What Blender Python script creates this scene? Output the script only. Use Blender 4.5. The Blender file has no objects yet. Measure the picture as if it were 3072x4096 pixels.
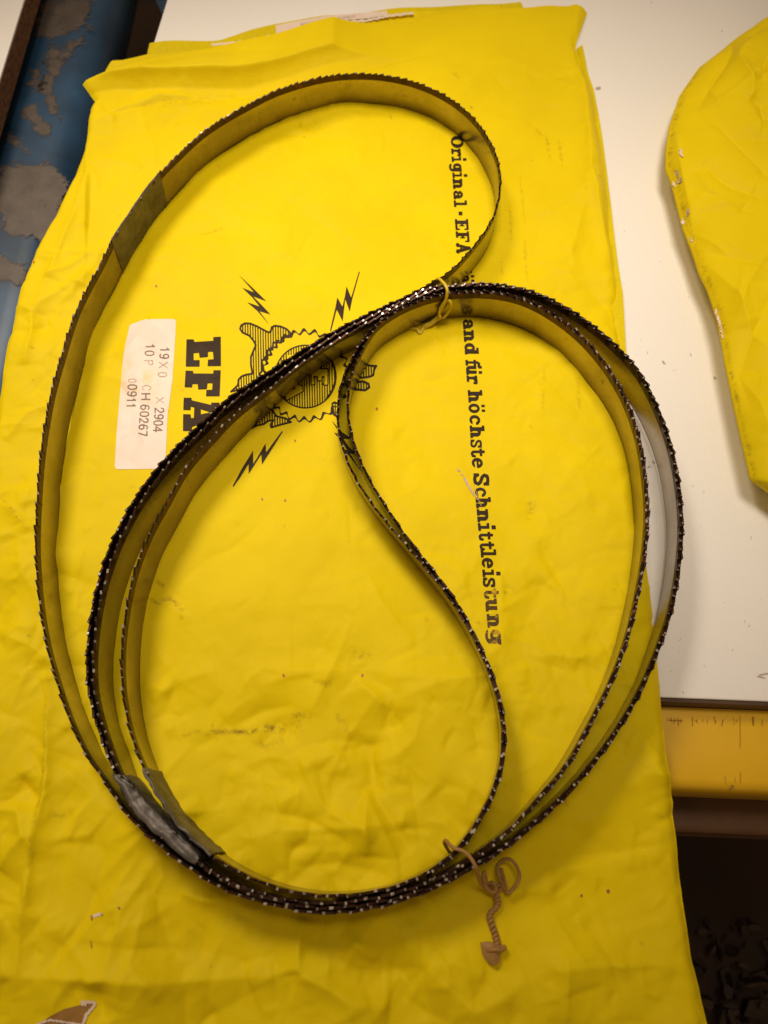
import bpy, math, random
import numpy as np

# ---------------------------------------------------------------- camera, world, lamp, exposure
H = 0.264                      # lens height above the paper, metres
TILT = math.radians(24.0)
F = 3072.0                     # focal length in photograph pixels (frame 3072 x 4096)
CT, ST = math.cos(TILT), math.sin(TILT)
scene = bpy.context.scene
cam_d = bpy.data.cameras.new("camera")
cam = bpy.data.objects.new("camera", cam_d)
scene.collection.objects.link(cam)
cam.location = (0, 0, H)
cam.rotation_euler = (TILT, 0, 0)
cam_d.sensor_fit = 'HORIZONTAL'
cam_d.sensor_width = 36.0
cam_d.lens = 36.0
cam_d.clip_start = 0.01
cam_d.clip_end = 20.0
cam_d.dof.use_dof = True
cam_d.dof.focus_distance = 0.285
cam_d.dof.aperture_fstop = 17.0
scene.camera = cam

world = bpy.data.worlds.new("World")
scene.world = world
world.use_nodes = True
wb = world.node_tree.nodes["Background"]
wb.inputs[0].default_value = (1.0, 0.70, 0.42, 1)
wb.inputs[1].default_value = 0.24

def spot(name, loc, aim, power, size, angle, blend, col):
    d = bpy.data.lights.new(name, 'SPOT')
    d.energy = power; d.shadow_soft_size = size; d.color = col
    d.spot_size = math.radians(angle); d.spot_blend = blend
    o = bpy.data.objects.new(name, d)
    scene.collection.objects.link(o)
    o.location = loc
    v = np.array(aim, float) - np.array(loc, float)
    from mathutils import Vector
    o.rotation_euler = Vector(v).to_track_quat('-Z', 'Y').to_euler()
    return o
spot("workshop_lamp", (0.05, 0.26, 0.84), (0.055, 0.27, 0), 24.0, 0.15, 41, 1.0, (1.0, 0.86, 0.69))
spot("bench_lamp", (-0.30, 0.50, 0.68), (-0.14, 0.17, 0), 19.0, 0.12, 48, 1.0, (1.0, 0.86, 0.69))

scene.view_settings.view_transform = 'Standard'
scene.view_settings.look = 'None'
scene.view_settings.exposure = 0.0
scene.view_settings.gamma = 1.0

rng = np.random.default_rng(7)
random.seed(7)

# ---------------------------------------------------------------- pixel <-> place
def P(px, py, z=0.0):
    """point of the place at height z that the photograph shows at pixel (px, py)"""
    px = np.asarray(px, float); py = np.asarray(py, float)
    dx = (px - 1536) / F; dy = -(py - 2048) / F
    wy = dy * CT + ST; wz = dy * ST - CT
    t = (z - H) / wz
    return np.stack([dx * t, wy * t], -1)

def proj(x, y, z):
    yc = y * CT + (z - H) * ST
    zc = -y * ST + (z - H) * CT
    return 1536 + F * x / (-zc), 2048 - F * yc / (-zc)

# ---------------------------------------------------------------- objects
def link(o, parent=None):
    scene.collection.objects.link(o)
    if parent is not None: o.parent = parent
    return o

def mesh_obj(name, verts, faces, mat, parent=None, smooth=False, mats=None, fmat=None):
    me = bpy.data.meshes.new(name)
    me.from_pydata([tuple(map(float, v)) for v in verts], [], [tuple(map(int, f)) for f in faces])
    for m in (mats or [mat]): me.materials.append(m)
    if fmat is not None: me.polygons.foreach_set('material_index', list(map(int, fmat)))
    if smooth: me.polygons.foreach_set('use_smooth', [True] * len(me.polygons))
    me.update()
    return link(bpy.data.objects.new(name, me), parent)

def grid_obj(name, V, mat, parent=None, mask=None, attr=None, mats=None):
    """V: (ny, nx, 3) grid of points"""
    ny, nx, _ = V.shape
    idx = np.arange(ny * nx).reshape(ny, nx)
    q = np.stack([idx[:-1, :-1], idx[1:, :-1], idx[1:, 1:], idx[:-1, 1:]], -1).reshape(-1, 4)
    if mask is not None: q = q[mask.reshape(-1)]
    me = bpy.data.meshes.new(name)
    me.vertices.add(ny * nx); me.vertices.foreach_set('co', V.astype(np.float32).ravel())
    me.loops.add(q.size); me.loops.foreach_set('vertex_index', q.astype(np.int32).ravel())
    me.polygons.add(len(q))
    me.polygons.foreach_set('loop_start', np.arange(0, q.size, 4, dtype=np.int32))
    me.polygons.foreach_set('loop_total', np.full(len(q), 4, dtype=np.int32))
    me.polygons.foreach_set('use_smooth', np.ones(len(q), dtype=bool))
    me.update(calc_edges=True)
    if attr:
        for k, a in attr.items():
            at = me.attributes.new(k, 'FLOAT', 'POINT'); at.data.foreach_set('value', a.astype(np.float32).ravel())
    for m in (mats or [mat]): me.materials.append(m)
    return link(bpy.data.objects.new(name, me), parent)

def empty(name, loc, label, cat, group=None):
    o = bpy.data.objects.new(name, None)
    o.location = loc; o.empty_display_size = 0.02
    o['label'] = label; o['category'] = cat
    if group: o['group'] = group
    return link(o)

def child(o, root):
    o.parent = root
    o.matrix_parent_inverse = __import__('mathutils').Matrix.Translation(root.location).inverted()
    return o

# ---------------------------------------------------------------- materials
def new_mat(name):
    m = bpy.data.materials.new(name); m.use_nodes = True
    nt = m.node_tree
    return m, nt, nt.nodes["Principled BSDF"], nt.links

def noise(nt, scale, detail=4, rough=.55, coord='Object', stretch=None):
    tc = nt.nodes.new('ShaderNodeTexCoord')
    n = nt.nodes.new('ShaderNodeTexNoise')
    n.inputs['Scale'].default_value = scale
    n.inputs['Detail'].default_value = detail
    n.inputs['Roughness'].default_value = rough
    if stretch:
        mp = nt.nodes.new('ShaderNodeMapping'); mp.inputs['Scale'].default_value = stretch
        nt.links.new(tc.outputs[coord], mp.inputs[0]); nt.links.new(mp.outputs[0], n.inputs['Vector'])
    else:
        nt.links.new(tc.outputs[coord], n.inputs['Vector'])
    return n

def ramp(nt, src, stops):
    r = nt.nodes.new('ShaderNodeValToRGB')
    el = r.color_ramp.elements
    while len(el) < len(stops): el.new(0.5)
    for e, (p, c) in zip(el, stops):
        e.position = p; e.color = (*c, 1) if len(c) == 3 else c
    nt.links.new(src, r.inputs[0])
    return r

def mixc(nt, fac, a, b):
    m = nt.nodes.new('ShaderNodeMix'); m.data_type = 'RGBA'
    for k, v in ((0, fac), (6, a), (7, b)):
        if isinstance(v, (float, int)): m.inputs[k].default_value = v
        elif isinstance(v, tuple): m.inputs[k].default_value = (*v, 1)
        else: nt.links.new(v, m.inputs[k])
    return m.outputs[2]

def bump(nt, bsdf, src, strength, dist):
    b = nt.nodes.new('ShaderNodeBump')
    b.inputs['Strength'].default_value = strength; b.inputs['Distance'].default_value = dist
    nt.links.new(src, b.inputs['Height']); nt.links.new(b.outputs[0], bsdf.inputs['Normal'])

def simple(name, col, rough=.5, metal=0.0, var=.12, scale=60, spec=.5, bmp=0.0):
    m, nt, b, L = new_mat(name)
    n = noise(nt, scale)
    c = tuple(col)
    r = ramp(nt, n.outputs[0], [(.3, tuple(v * (1 - var) for v in c)), (.7, tuple(min(1, v * (1 + var)) for v in c))])
    L.new(r.outputs[0], b.inputs['Base Color'])
    b.inputs['Roughness'].default_value = rough; b.inputs['Metallic'].default_value = metal
    b.inputs['Specular IOR Level'].default_value = spec
    if bmp: bump(nt, b, noise(nt, scale * 6).outputs[0], .5, bmp)
    return m

# yellow coated paper with faint mottling, dirt (vertex attribute) and fibre relief
def paper(name, base=(0.78, 0.592, 0.003), rough=.55):
    m, nt, b, L = new_mat(name)
    n1 = noise(nt, 22, 5); n2 = noise(nt, 500, 3)
    c0 = ramp(nt, n1.outputs[0], [(.30, (base[0] * .93, base[1] * .93, base[2])), (.70, (base[0] * 1.03, base[1] * 1.05, base[2] * 1.2))])
    at = nt.nodes.new('ShaderNodeAttribute'); at.attribute_name = 'dirt'
    n3 = noise(nt, 420, 6, .75)
    mul = nt.nodes.new('ShaderNodeMath'); mul.operation = 'MULTIPLY'
    r3 = ramp(nt, n3.outputs[0], [(.42, (0, 0, 0)), (.62, (1, 1, 1))])
    L.new(at.outputs['Fac'], mul.inputs[0]); L.new(r3.outputs[0], mul.inputs[1])
    c = mixc(nt, mul.outputs[0], c0.outputs[0], (.16, .085, .012))
    L.new(c, b.inputs['Base Color'])
    b.inputs['Roughness'].default_value = rough
    b.inputs['Specular IOR Level'].default_value = .09
    bump(nt, b, noise(nt, 120, 8, .62).outputs[0], .55, .0006)
    return m
M = {}
M['paper'] = paper('yellow_paper')
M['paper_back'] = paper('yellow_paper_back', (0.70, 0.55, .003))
def fading(name, c1, c2, rough, scale=160):
    m, nt, b, L = new_mat(name)
    n = noise(nt, scale, 5, .7)
    L.new(ramp(nt, n.outputs[0], [(.3, c1), (.7, c2)]).outputs[0], b.inputs['Base Color'])
    b.inputs['Roughness'].default_value = rough
    at = nt.nodes.new('ShaderNodeAttribute'); at.attribute_name = 'dirt'
    ad = nt.nodes.new('ShaderNodeMath'); ad.operation = 'ADD'
    n2 = noise(nt, scale * 1.6, 6, .7)
    sub = nt.nodes.new('ShaderNodeMath'); sub.operation = 'SUBTRACT'; sub.inputs[1].default_value = .5
    g2 = nt.nodes.new('ShaderNodeMath'); g2.operation = 'MULTIPLY'; g2.inputs[1].default_value = 2.2
    L.new(n2.outputs[0], sub.inputs[0]); L.new(sub.outputs[0], g2.inputs[0]); L.new(at.outputs['Fac'], ad.inputs[0]); L.new(g2.outputs[0], ad.inputs[1])
    r = ramp(nt, ad.outputs[0], [(.35, (0, 0, 0)), (.65, (1, 1, 1))])
    L.new(r.outputs[0], b.inputs['Alpha'])
    return m
M['scuff'] = fading('bare_paper_scuff', (.50, .36, .24), (.66, .50, .38), .7)
M['white_paper'] = simple('white_paper_lining', (.74, .60, .50), .7, var=.06, scale=200)
M['torn_core'] = simple('brown_kraft_lining', (.30, .15, .03), .8, var=.15, scale=150)

def ink(name, col, wear):
    m, nt, b, L = new_mat(name)
    n = noise(nt, 260, 6, .7)
    r = ramp(nt, n.outputs[0], [(wear - .12, (.80, .50, .01)), (wear, col), (1, col)])
    if wear <= 0.13: r.color_ramp.elements[0].color = (*col, 1)
    n2 = noise(nt, 45, 3)
    c = mixc(nt, ramp(nt, n2.outputs[0], [(.4, (0, 0, 0)), (.75, (.5, .5, .5))]).outputs[0], r.outputs[0], tuple(min(1, v * 2.2) for v in col))
    L.new(c, b.inputs['Base Color'])
    b.inputs['Roughness'].default_value = .55; b.inputs['Specular IOR Level'].default_value = .15
    return m
M['ink'] = ink('black_print', (.030, .016, .006), .10)
M['ink_worn'] = ink('worn_print', (.07, .038, .010), .47)
M['label_ink'] = simple('grey_label_print', (.25, .18, .15), .7, var=.3, scale=300)
M['label_ink_faint'] = simple('faded_label_print', (.50, .39, .32), .7, var=.25, scale=500)

# sticker: pinkish white with a yellowed worn patch
m, nt, b, L = new_mat('sticker_paper')
n = noise(nt, 60, 6, .7)
at = nt.nodes.new('ShaderNodeAttribute'); at.attribute_name = 'dirt'
mul = nt.nodes.new('ShaderNodeMath'); mul.operation = 'MULTIPLY'
L.new(at.outputs['Fac'], mul.inputs[0]); L.new(ramp(nt, noise(nt, 260, 6, .7, stretch=(1, .35, 1)).outputs[0], [(.46, (0, 0, 0)), (.64, (1, 1, 1))]).outputs[0], mul.inputs[1])
c0 = ramp(nt, n.outputs[0], [(.3, (.80, .63, .54)), (.7, (.86, .70, .62))])
L.new(mixc(nt, mul.outputs[0], c0.outputs[0], (.78, .55, .10)), b.inputs['Base Color'])
b.inputs['Roughness'].default_value = .5
M['sticker'] = m

# laminate
m, nt, b, L = new_mat('white_laminate')
n = noise(nt, 8, 4); n2 = noise(nt, 900, 3, .7); n3 = noise(nt, 140, 2, .5)
c0 = ramp(nt, n.outputs[0], [(.3, (.84, .82, .79)), (.7, (.88, .86, .83))])
sp = ramp(nt, n3.outputs[0], [(.735, (0, 0, 0)), (.76, (1, 1, 1))])
c1 = mixc(nt, ramp(nt, n2.outputs[0], [(.35, (.0, .0, .0)), (.8, (.09, .09, .09))]).outputs[0], c0.outputs[0], (.45, .42, .40))
c2 = mixc(nt, sp.outputs[0], c1, (.42, .36, .30))
L.new(c2, b.inputs['Base Color'])
b.inputs['Roughness'].default_value = .5; b.inputs['Specular IOR Level'].default_value = .3
bump(nt, b, n2.outputs[0], .3, .0001)
M['laminate'] = m

# chipboard
m, nt, b, L = new_mat('chipboard_edge')
n = noise(nt, 420, 6, .75, stretch=(1, .5, 1))
r = ramp(nt, n.outputs[0], [(.3, (.06, .025, .010)), (.52, (.19, .085, .035)), (.72, (.32, .17, .08))])
L.new(r.outputs[0], b.inputs['Base Color']); b.inputs['Roughness'].default_value = .85
bump(nt, b, n.outputs[0], .8, .0006)
M['chipboard'] = m
M['dark_wood'] = simple('dark_stained_wood', (.13, .055, .015), .6, var=.35, scale=40)
M['seam'] = simple('dark_seam', (.075, .036, .016), .7, var=.3, scale=120)
M['black'] = simple('dark_grimy_metal', (.02, .013, .008), .7, var=.4, scale=30)

# yellow bench flange
m, nt, b, L = new_mat('yellow_enamel')
n = noise(nt, 30, 4)
c0 = ramp(nt, n.outputs[0], [(.3, (.72, .42, .004)), (.7, (.80, .48, .005))])
n2 = noise(nt, 260, 5, .7, stretch=(3.5, .25, 1))
c1 = mixc(nt, ramp(nt, n2.outputs[0], [(.67, (0, 0, 0)), (.74, (.7, .7, .7))]).outputs[0], c0.outputs[0], (.25, .12, .01))
L.new(c1, b.inputs['Base Color']); b.inputs['Roughness'].default_value = .38
M['yellow_enamel'] = m
M['blue'] = simple('blue_enamel', (.013, .054, .120), .42, var=.45, scale=30)
M['bare'] = fading('bare_grey_steel', (.062, .050, .042), (.115, .088, .068), .5, 110)

# floor
m, nt, b, L = new_mat('dark_floor')
n = noise(nt, 14, 5)
L.new(ramp(nt, n.outputs[0], [(.3, (.022, .010, .005)), (.7, (.045, .020, .008))]).outputs[0], b.inputs['Base Color'])
b.inputs['Roughness'].default_value = .8
M['floor'] = m

# band steel: brushed, oiled, light rust freckles
m, nt, b, L = new_mat('band_steel')
n = noise(nt, 300, 6, .75); n2 = noise(nt, 32, 6, .6); n4 = noise(nt, 1500, 2, .5, stretch=(1, 1, 14))
c0 = ramp(nt, n2.outputs[0], [(.32, (.27, .215, .14)), (.68, (.50, .43, .31))])
rf = ramp(nt, n.outputs[0], [(.58, (0, 0, 0)), (.70, (.75, .75, .75))])
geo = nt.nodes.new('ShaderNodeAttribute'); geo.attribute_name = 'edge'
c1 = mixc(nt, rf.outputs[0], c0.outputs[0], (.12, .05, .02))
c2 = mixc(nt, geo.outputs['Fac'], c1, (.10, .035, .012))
L.new(c2, b.inputs['Base Color'])
b.inputs['Metallic'].default_value = .92
L.new(ramp(nt, n4.outputs[0], [(.3, (.17,) * 3), (.7, (.30,) * 3)]).outputs[0], b.inputs['Roughness'])
M['band'] = m
m, nt, b, L = new_mat('hardened_tooth_steel')
n = noise(nt, 260, 5, .7)
L.new(ramp(nt, n.outputs[0], [(.35, (.035, .018, .010)), (.60, (.07, .030, .018)), (.72, (.20, .055, .025))]).outputs[0], b.inputs['Base Color'])
b.inputs['Metallic'].default_value = .75; b.inputs['Roughness'].default_value = .38
M['tooth'] = m
m, nt, b, L = new_mat('ground_tip_glints')
n = noise(nt, 500, 3)
L.new(ramp(nt, n.outputs[0], [(.40, (.08, .045, .03)), (.58, (.92, .85, .78))]).outputs[0], b.inputs['Base Color'])  # ground steel; bright noise patches in its colour paint scattered glints
b.inputs['Metallic'].default_value = .85; b.inputs['Roughness'].default_value = .27
M['tip'] = m

# tape
m, nt, b, L = new_mat('silver_tape')
n = noise(nt, 160, 4)
L.new(ramp(nt, n.outputs[0], [(.3, (.07, .06, .05)), (.7, (.19, .165, .145))]).outputs[0], b.inputs['Base Color'])
b.inputs['Metallic'].default_value = .35; b.inputs['Roughness'].default_value = .50
vr = nt.nodes.new('ShaderNodeTexVoronoi'); vr.feature = 'DISTANCE_TO_EDGE'; vr.inputs['Scale'].default_value = 170
L.new(noise(nt, 90, 3).outputs['Color'], vr.inputs['Vector']) if False else L.new(nt.nodes.new('ShaderNodeTexCoord').outputs['Object'], vr.inputs['Vector'])
bump(nt, b, vr.outputs['Distance'], .45, .0012)
M['tape'] = m
M['wire_y'] = simple('yellow_plastic_coating', (.62, .46, .02), .32, var=.1, scale=150)
M['wire_b'] = simple('brown_plastic_coating', (.34, .18, .045), .5, var=.18, scale=150)

# ---------------------------------------------------------------- curve helpers
def catmull(pts, closed=False, per=12):
    p = np.asarray(pts, float); n = len(p)
    out = []
    rngi = range(n if closed else n - 1)
    for i in rngi:
        p0 = p[(i - 1) % n] if (closed or i > 0) else 2 * p[0] - p[1]
        p1 = p[i]; p2 = p[(i + 1) % n]
        p3 = p[(i + 2) % n] if (closed or i + 2 < n) else 2 * p[-1] - p[-2]
        t = np.linspace(0, 1, per, endpoint=False)[:, None]
        out.append(.5 * ((2 * p1) + (-p0 + p2) * t + (2 * p0 - 5 * p1 + 4 * p2 - p3) * t ** 2 + (-p0 + 3 * p1 - 3 * p2 + p3) * t ** 3))
    out = np.vstack(out)
    if not closed: out = np.vstack([out, p[-1]])
    return out

def resample(p, step, closed=False):
    q = np.vstack([p, p[:1]]) if closed else p
    d = np.r_[0, np.cumsum(np.hypot(*np.diff(q[:, :2], axis=0).T))]
    n = max(3, int(round(d[-1] / step)))
    s = np.linspace(0, d[-1], n + 1)
    if closed: s = s[:-1]
    return np.stack([np.interp(s, d, q[:, k]) for k in range(q.shape[1])], 1)

def gsmooth(p, sigma, closed):
    r = int(3 * sigma) + 1
    k = np.exp(-.5 * (np.arange(-r, r + 1) / sigma) ** 2); k /= k.sum()
    if closed: q = np.vstack([p[-r:], p, p[:r]])
    else: q = np.vstack([2 * p[0] - p[1:r + 1][::-1], p, 2 * p[-1] - p[-r - 1:-1][::-1]])
    return np.stack([np.convolve(q[:, j], k, 'valid') for j in range(p.shape[1])], 1)

# ---------------------------------------------------------------- relief of the paper bag
GS = 0.0005
GX0, GX1, GY0, GY1 = -0.185, 0.150, -0.075, 0.375
gx = np.arange(GX0, GX1, GS); gy = np.arange(GY0, GY1, GS)
Hm = np.zeros((len(gy), len(gx)))
Dirt = np.zeros_like(Hm)

def window(x0, x1, y0, y1):
    i0 = max(0, int((y0 - GY0) / GS)); i1 = min(len(gy), int((y1 - GY0) / GS) + 1)
    j0 = max(0, int((x0 - GX0) / GS)); j1 = min(len(gx), int((x1 - GX0) / GS) + 1)
    return i0, i1, j0, j1

def polydist(X, Y, W):
    """signed distance to polyline and parameter 0..1 along it"""
    best = np.full(X.shape, 1e9); sg = np.zeros(X.shape); tt = np.zeros(X.shape)
    L_ = np.r_[0, np.cumsum(np.hypot(*np.diff(W, axis=0).T))]
    for k in range(len(W) - 1):
        a, b_ = W[k], W[k + 1]; d = b_ - a; ll = d @ d
        if ll <= 0: continue
        t = np.clip(((X - a[0]) * d[0] + (Y - a[1]) * d[1]) / ll, 0, 1)
        ex = X - a[0] - t * d[0]; ey = Y - a[1] - t * d[1]
        e = np.hypot(ex, ey); m_ = e < best
        best = np.where(m_, e, best)
        sg = np.where(m_, np.sign(d[0] * ey - d[1] * ex), sg)
        tt = np.where(m_, (L_[k] + t * math.sqrt(ll)) / L_[-1], tt)
    return best, sg, tt

def crease(pts, amp, wl, wr, world_pts=False, target=None, taper=True, power=1.0):
    """ridge (amp>0) or valley: falls off over wl on the left of the direction of travel, wr on the right (mm)"""
    T = Hm if target is None else target
    W = np.asarray(pts, float) if world_pts else P(np.array(pts, float)[:, 0], np.array(pts, float)[:, 1])
    wl, wr = wl * 1e-3, wr * 1e-3
    m_ = 4 * max(wl, wr)
    i0, i1, j0, j1 = window(W[:, 0].min() - m_, W[:, 0].max() + m_, W[:, 1].min() - m_, W[:, 1].max() + m_)
    if i1 <= i0 or j1 <= j0: return
    X, Y = np.meshgrid(gx[j0:j1], gy[i0:i1])
    d, s, t = polydist(X, Y, W)
    w = np.where(s > 0, wl, wr)
    g = np.exp(-(d / w) ** power)
    if taper: g *= np.clip(np.sin(np.pi * np.clip(t, 0.0, 1.0)), 0, 1) ** .5
    T[i0:i1, j0:j1] += amp * (1e-3 if target is None else 1) * g

# broad undulation
def vnoise(scale, seed):
    r = np.random.default_rng(seed)
    nx_, ny_ = int((GX1 - GX0) / scale) + 3, int((GY1 - GY0) / scale) + 3
    g = r.standard_normal((ny_, nx_))
    X, Y = np.meshgrid((gx - GX0) / scale, (gy - GY0) / scale)
    i = Y.astype(int); j = X.astype(int); u = X - j; v = Y - i
    u = u * u * (3 - 2 * u); v = v * v * (3 - 2 * v)
    return (g[i, j] * (1 - u) + g[i, j + 1] * u) * (1 - v) + (g[i + 1, j] * (1 - u) + g[i + 1, j + 1] * u) * v
Hm += 0.0004 * vnoise(.055, 1) + 0.0003 * vnoise(.022, 2) + .00006 * vnoise(.006, 3)

# regional strength of the random crumpling (photograph pixels -> weight)
def region_weight(px, py):
    w = .30
    if py > 2650: w = .75
    if py > 3300: w = 1.0
    if px < 350 and py > 1000: w = .9
    if py < 560: w = .6
    if py < 300: w = .15
    if px > 2250: w = .8
    if 1500 < px < 2600 and 2200 < py < 3300: w = .8
    return w
for k in range(560):
    c = np.array([rng.uniform(GX0, GX1), rng.uniform(GY0, GY1)])
    px, py = proj(c[0], c[1], 0)
    w = region_weight(px, py)
    if rng.random() > w + .1: continue
    a = rng.uniform(0, math.pi); L_ = rng.uniform(.010, .045); bend = rng.normal(0, .35)
    d1 = np.array([math.cos(a), math.sin(a)]); d2 = np.array([math.cos(a + bend), math.sin(a + bend)])
    W = [c - d1 * L_ / 2, c, c + d2 * L_ / 2]
    amp = rng.choice([-1, 1]) * rng.uniform(.2, .8) * w
    w1 = rng.uniform(1.5, 7); w2 = rng.uniform(1.5, 7)
    crease(W, amp, w1, w2, world_pts=True)

def offs(pts, amt):
    """shift a pixel polyline sideways (+ = to the right of travel as seen in the picture)"""
    p = np.array(pts, float); d = np.gradient(p, axis=0); d /= np.hypot(*d.T)[:, None]
    amt = np.broadcast_to(amt, len(p))
    return [tuple(q) for q in (p + np.stack([-d[:, 1], d[:, 0]], 1) * amt[:, None])]

for k in range(3800):
    c = np.array([rng.uniform(GX0, GX1), rng.uniform(GY0, GY1)])
    px, py = proj(c[0], c[1], 0)
    w = region_weight(px, py)
    if rng.random() > w * .9: continue
    a = rng.uniform(0, math.pi); L_ = rng.uniform(.004, .020); bend = rng.normal(0, .5)
    d1 = np.array([math.cos(a), math.sin(a)]); d2 = np.array([math.cos(a + bend), math.sin(a + bend)])
    crease([c - d1 * L_ / 2, c, c + d2 * L_ / 2], rng.choice([-1, 1]) * rng.uniform(.06, .28), rng.uniform(.5, 3), rng.uniform(.5, 3), world_pts=True)
# creases traced from the photograph (left of travel = wl, right = wr)
TOPFOLD = [(332, 341), (400, 336), (527, 326), (700, 323), (900, 317), (1000, 305), (1100, 278), (1250, 235), (1464, 186), (1650, 142), (1850, 98), (2050, 62), (2350, 30)]
crease(TOPFOLD, 3.2, 16, 2.6, taper=False)
crease(TOPFOLD, 1.2, 16, 12, taper=False)
crease(offs(TOPFOLD, 34), -.9, 3, 7, taper=False)
crease([(340, 350), (378, 402), (432, 468), (640, 405), (900, 385), (1150, 335), (1500, 250), (1900, 165), (2250, 130)], -1.7, 9, 3)

crease([(378, 398), (420, 460), (470, 480)], 1.2, 3, 4)
crease([(420, 462), (560, 420), (640, 385), (800, 390)], .9, 4, 4)
crease([(355, 520), (470, 450), (620, 380), (760, 385)], .7, 4, 7)
crease([(560, 430), (580, 520), (620, 600), (620, 680)], .6, 4, 3)
crease([(350, 660), (430, 645), (520, 660), (570, 680)], .8, 4, 4)
crease([(345, 560), (352, 700), (340, 900), (345, 1000), (335, 1150)], 1.4, 4, 3)
crease([(345, 700), (300, 860), (200, 1090), (140, 1250)], 1.3, 5, 5)
crease([(365, 700), (362, 800), (350, 960), (345, 1090)], -1.1, 3, 3)
crease([(133, 1233), (200, 1190), (300, 1130), (390, 1150)], .9, 5, 4)
crease([(70, 1210), (130, 1250), (125, 1340), (105, 1460)], 1.2, 3, 4)
crease([(60, 1350), (110, 1330), (200, 1290)], -.8, 5, 4)
crease([(330, 1450), (400, 1430), (520, 1400), (600, 1290), (700, 1250)], .8, 6, 6)
crease([(480, 1080), (570, 1130), (640, 1200), (700, 1240)], -.5, 8, 8)
crease([(1200, 1000), (1400, 960), (1700, 800), (1850, 640)], -.45, 12, 12)
crease([(1000, 700), (1250, 690), (1500, 660), (1720, 620)], .35, 12, 10)
crease([(1150, 830), (1350, 920), (1500, 900), (1700, 780)], -.5, 10, 14)
crease([(1800, 440), (1950, 250), (2000, 230), (2100, 260), (2250, 330), (2330, 370)], .9, 8, 8)
crease([(2110, 310), (2200, 305), (2310, 290)], -.9, 5, 4)
crease([(2330, 172), (2335, 360), (2352, 540), (2356, 680), (2380, 800), (2436, 1000), (2470, 1200)], 2.4, 9, 5)
crease([(2352, 680), (2330, 760), (2250, 820), (2150, 860)], .9, 5, 6)
crease([(2356, 690), (2340, 800), (2290, 1000), (2200, 1090), (2090, 1130)], .9, 5, 6)
crease([(2240, 840), (2270, 950), (2300, 1100)], .7, 4, 5)
crease([(2180, 850), (2140, 1000), (2140, 1100)], -.6, 5, 5)
crease([(2100, 1350), (2200, 1420), (2300, 1380), (2380, 1500)], .5, 8, 8)
crease([(2210, 2340), (2160, 2400), (2110, 2470), (2085, 2560)], -1.1, 8, 10)
crease([(2320, 2340), (2400, 2370), (2380, 2420)], .5, 7, 7)
crease([(2110, 2640), (2200, 2620), (2300, 2635), (2420, 2600)], .9, 6, 5)
crease([(2110, 2650), (2220, 2670), (2300, 2700), (2320, 2640)], -.8, 4, 5)
crease([(1980, 2690), (2080, 2660), (2160, 2640)], -.6, 7, 7)
crease([(2220, 2680), (2290, 2700), (2360, 2790), (2420, 2880)], .5, 5, 6)
crease([(1000, 2676), (1200, 2690), (1331, 2683), (1663, 2690)], .6, 5, 8)
crease([(1565, 2830), (1640, 2780), (1800, 2720), (2000, 2700), (2200, 2660)], 1.0, 6, 9)
crease([(1420, 2716), (1480, 2770), (1520, 2810), (1565, 2835)], .9, 3, 5)
crease([(1565, 2835), (1650, 2830), (1680, 2850), (1660, 2950), (1600, 3010), (1500, 3060)], .8, 8, 5)
crease([(1265, 3100), (1360, 3010), (1460, 2980), (1560, 2960)], -.8, 6, 6)
crease([(1165, 2600), (1280, 2590), (1400, 2620)], -.5, 6, 8)
crease([(560, 2760), (610, 2745), (680, 2770)], .7, 3, 4)
crease([(0, 2530), (130, 2590), (200, 2640), (230, 2700)], .9, 4, 5)
crease([(0, 2010), (60, 2050), (110, 2110), (150, 2120)], 1.1, 3, 4)
crease([(60, 2160), (100, 2300), (180, 2440)], .7, 5, 6)
crease([(195, 2640), (190, 2900), (195, 3120), (150, 3340), (95, 3700), (70, 4000)], 1.0, 3, 3)
crease([(0, 3480), (60, 3390), (110, 3350), (85, 3250), (60, 3190)], 1.2, 6, 5)
crease([(60, 3200), (75, 3120), (160, 3060)], .7, 6, 6)
crease([(420, 3960), (465, 3790), (500, 3640), (660, 3400)], .8, 5, 5)
crease([(0, 3900), (200, 3905), (420, 3915), (700, 3925), (1100, 3900)], 1.2, 5, 10)
crease([(415, 3920), (425, 4080)], -.8, 4, 3)
crease([(1199, 3062), (1330, 3020), (1457, 2996)], .7, 6, 7)
crease([(1464, 3160), (1461, 3300), (1464, 3427)], .9, 4, 4)
crease([(1000, 3355), (1106, 3321), (1437, 3314), (1663, 3281)], .9, 6, 7)
crease([(1219, 3672), (1199, 3760), (1199, 3890)], 1.2, 3, 4)
crease([(1000, 3945), (1100, 3900), (1185, 3875), (1199, 3891), (1318, 3950), (1411, 4010), (1557, 4030)], 1.7, 9, 7)
crease([(1365, 3890), (1450, 3740), (1530, 3660), (1630, 3770), (1703, 3871)], .9, 6, 6)
crease([(1320, 3880), (1500, 3885), (1700, 3870)], -.8, 5, 7)
crease([(1703, 3871), (1800, 3960), (1895, 4050), (2000, 3990), (2120, 3910)], 1.0, 6, 7)
crease([(1570, 3960), (1720, 4060), (1800, 4100)], -.8, 6, 6)
crease([(1900, 3380), (1880, 3200), (1910, 3170)], -.5, 5, 5)
crease([(2120, 3915), (2260, 3870), (2450, 3860), (2640, 3862), (2790, 3845)], .9, 5, 6)
crease([(2255, 3800), (2260, 3900), (2265, 4096)], .7, 3, 3)
crease([(2280, 3760), (2440, 3650), (2600, 3560), (2680, 3500)], -1.0, 9, 10)
crease([(2640, 3020), (2600, 3060), (2680, 3160), (2690, 3180)], .7, 5, 4)
crease([(2440, 3020), (2540, 3040), (2580, 3090)], -.5, 6, 6)

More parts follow.
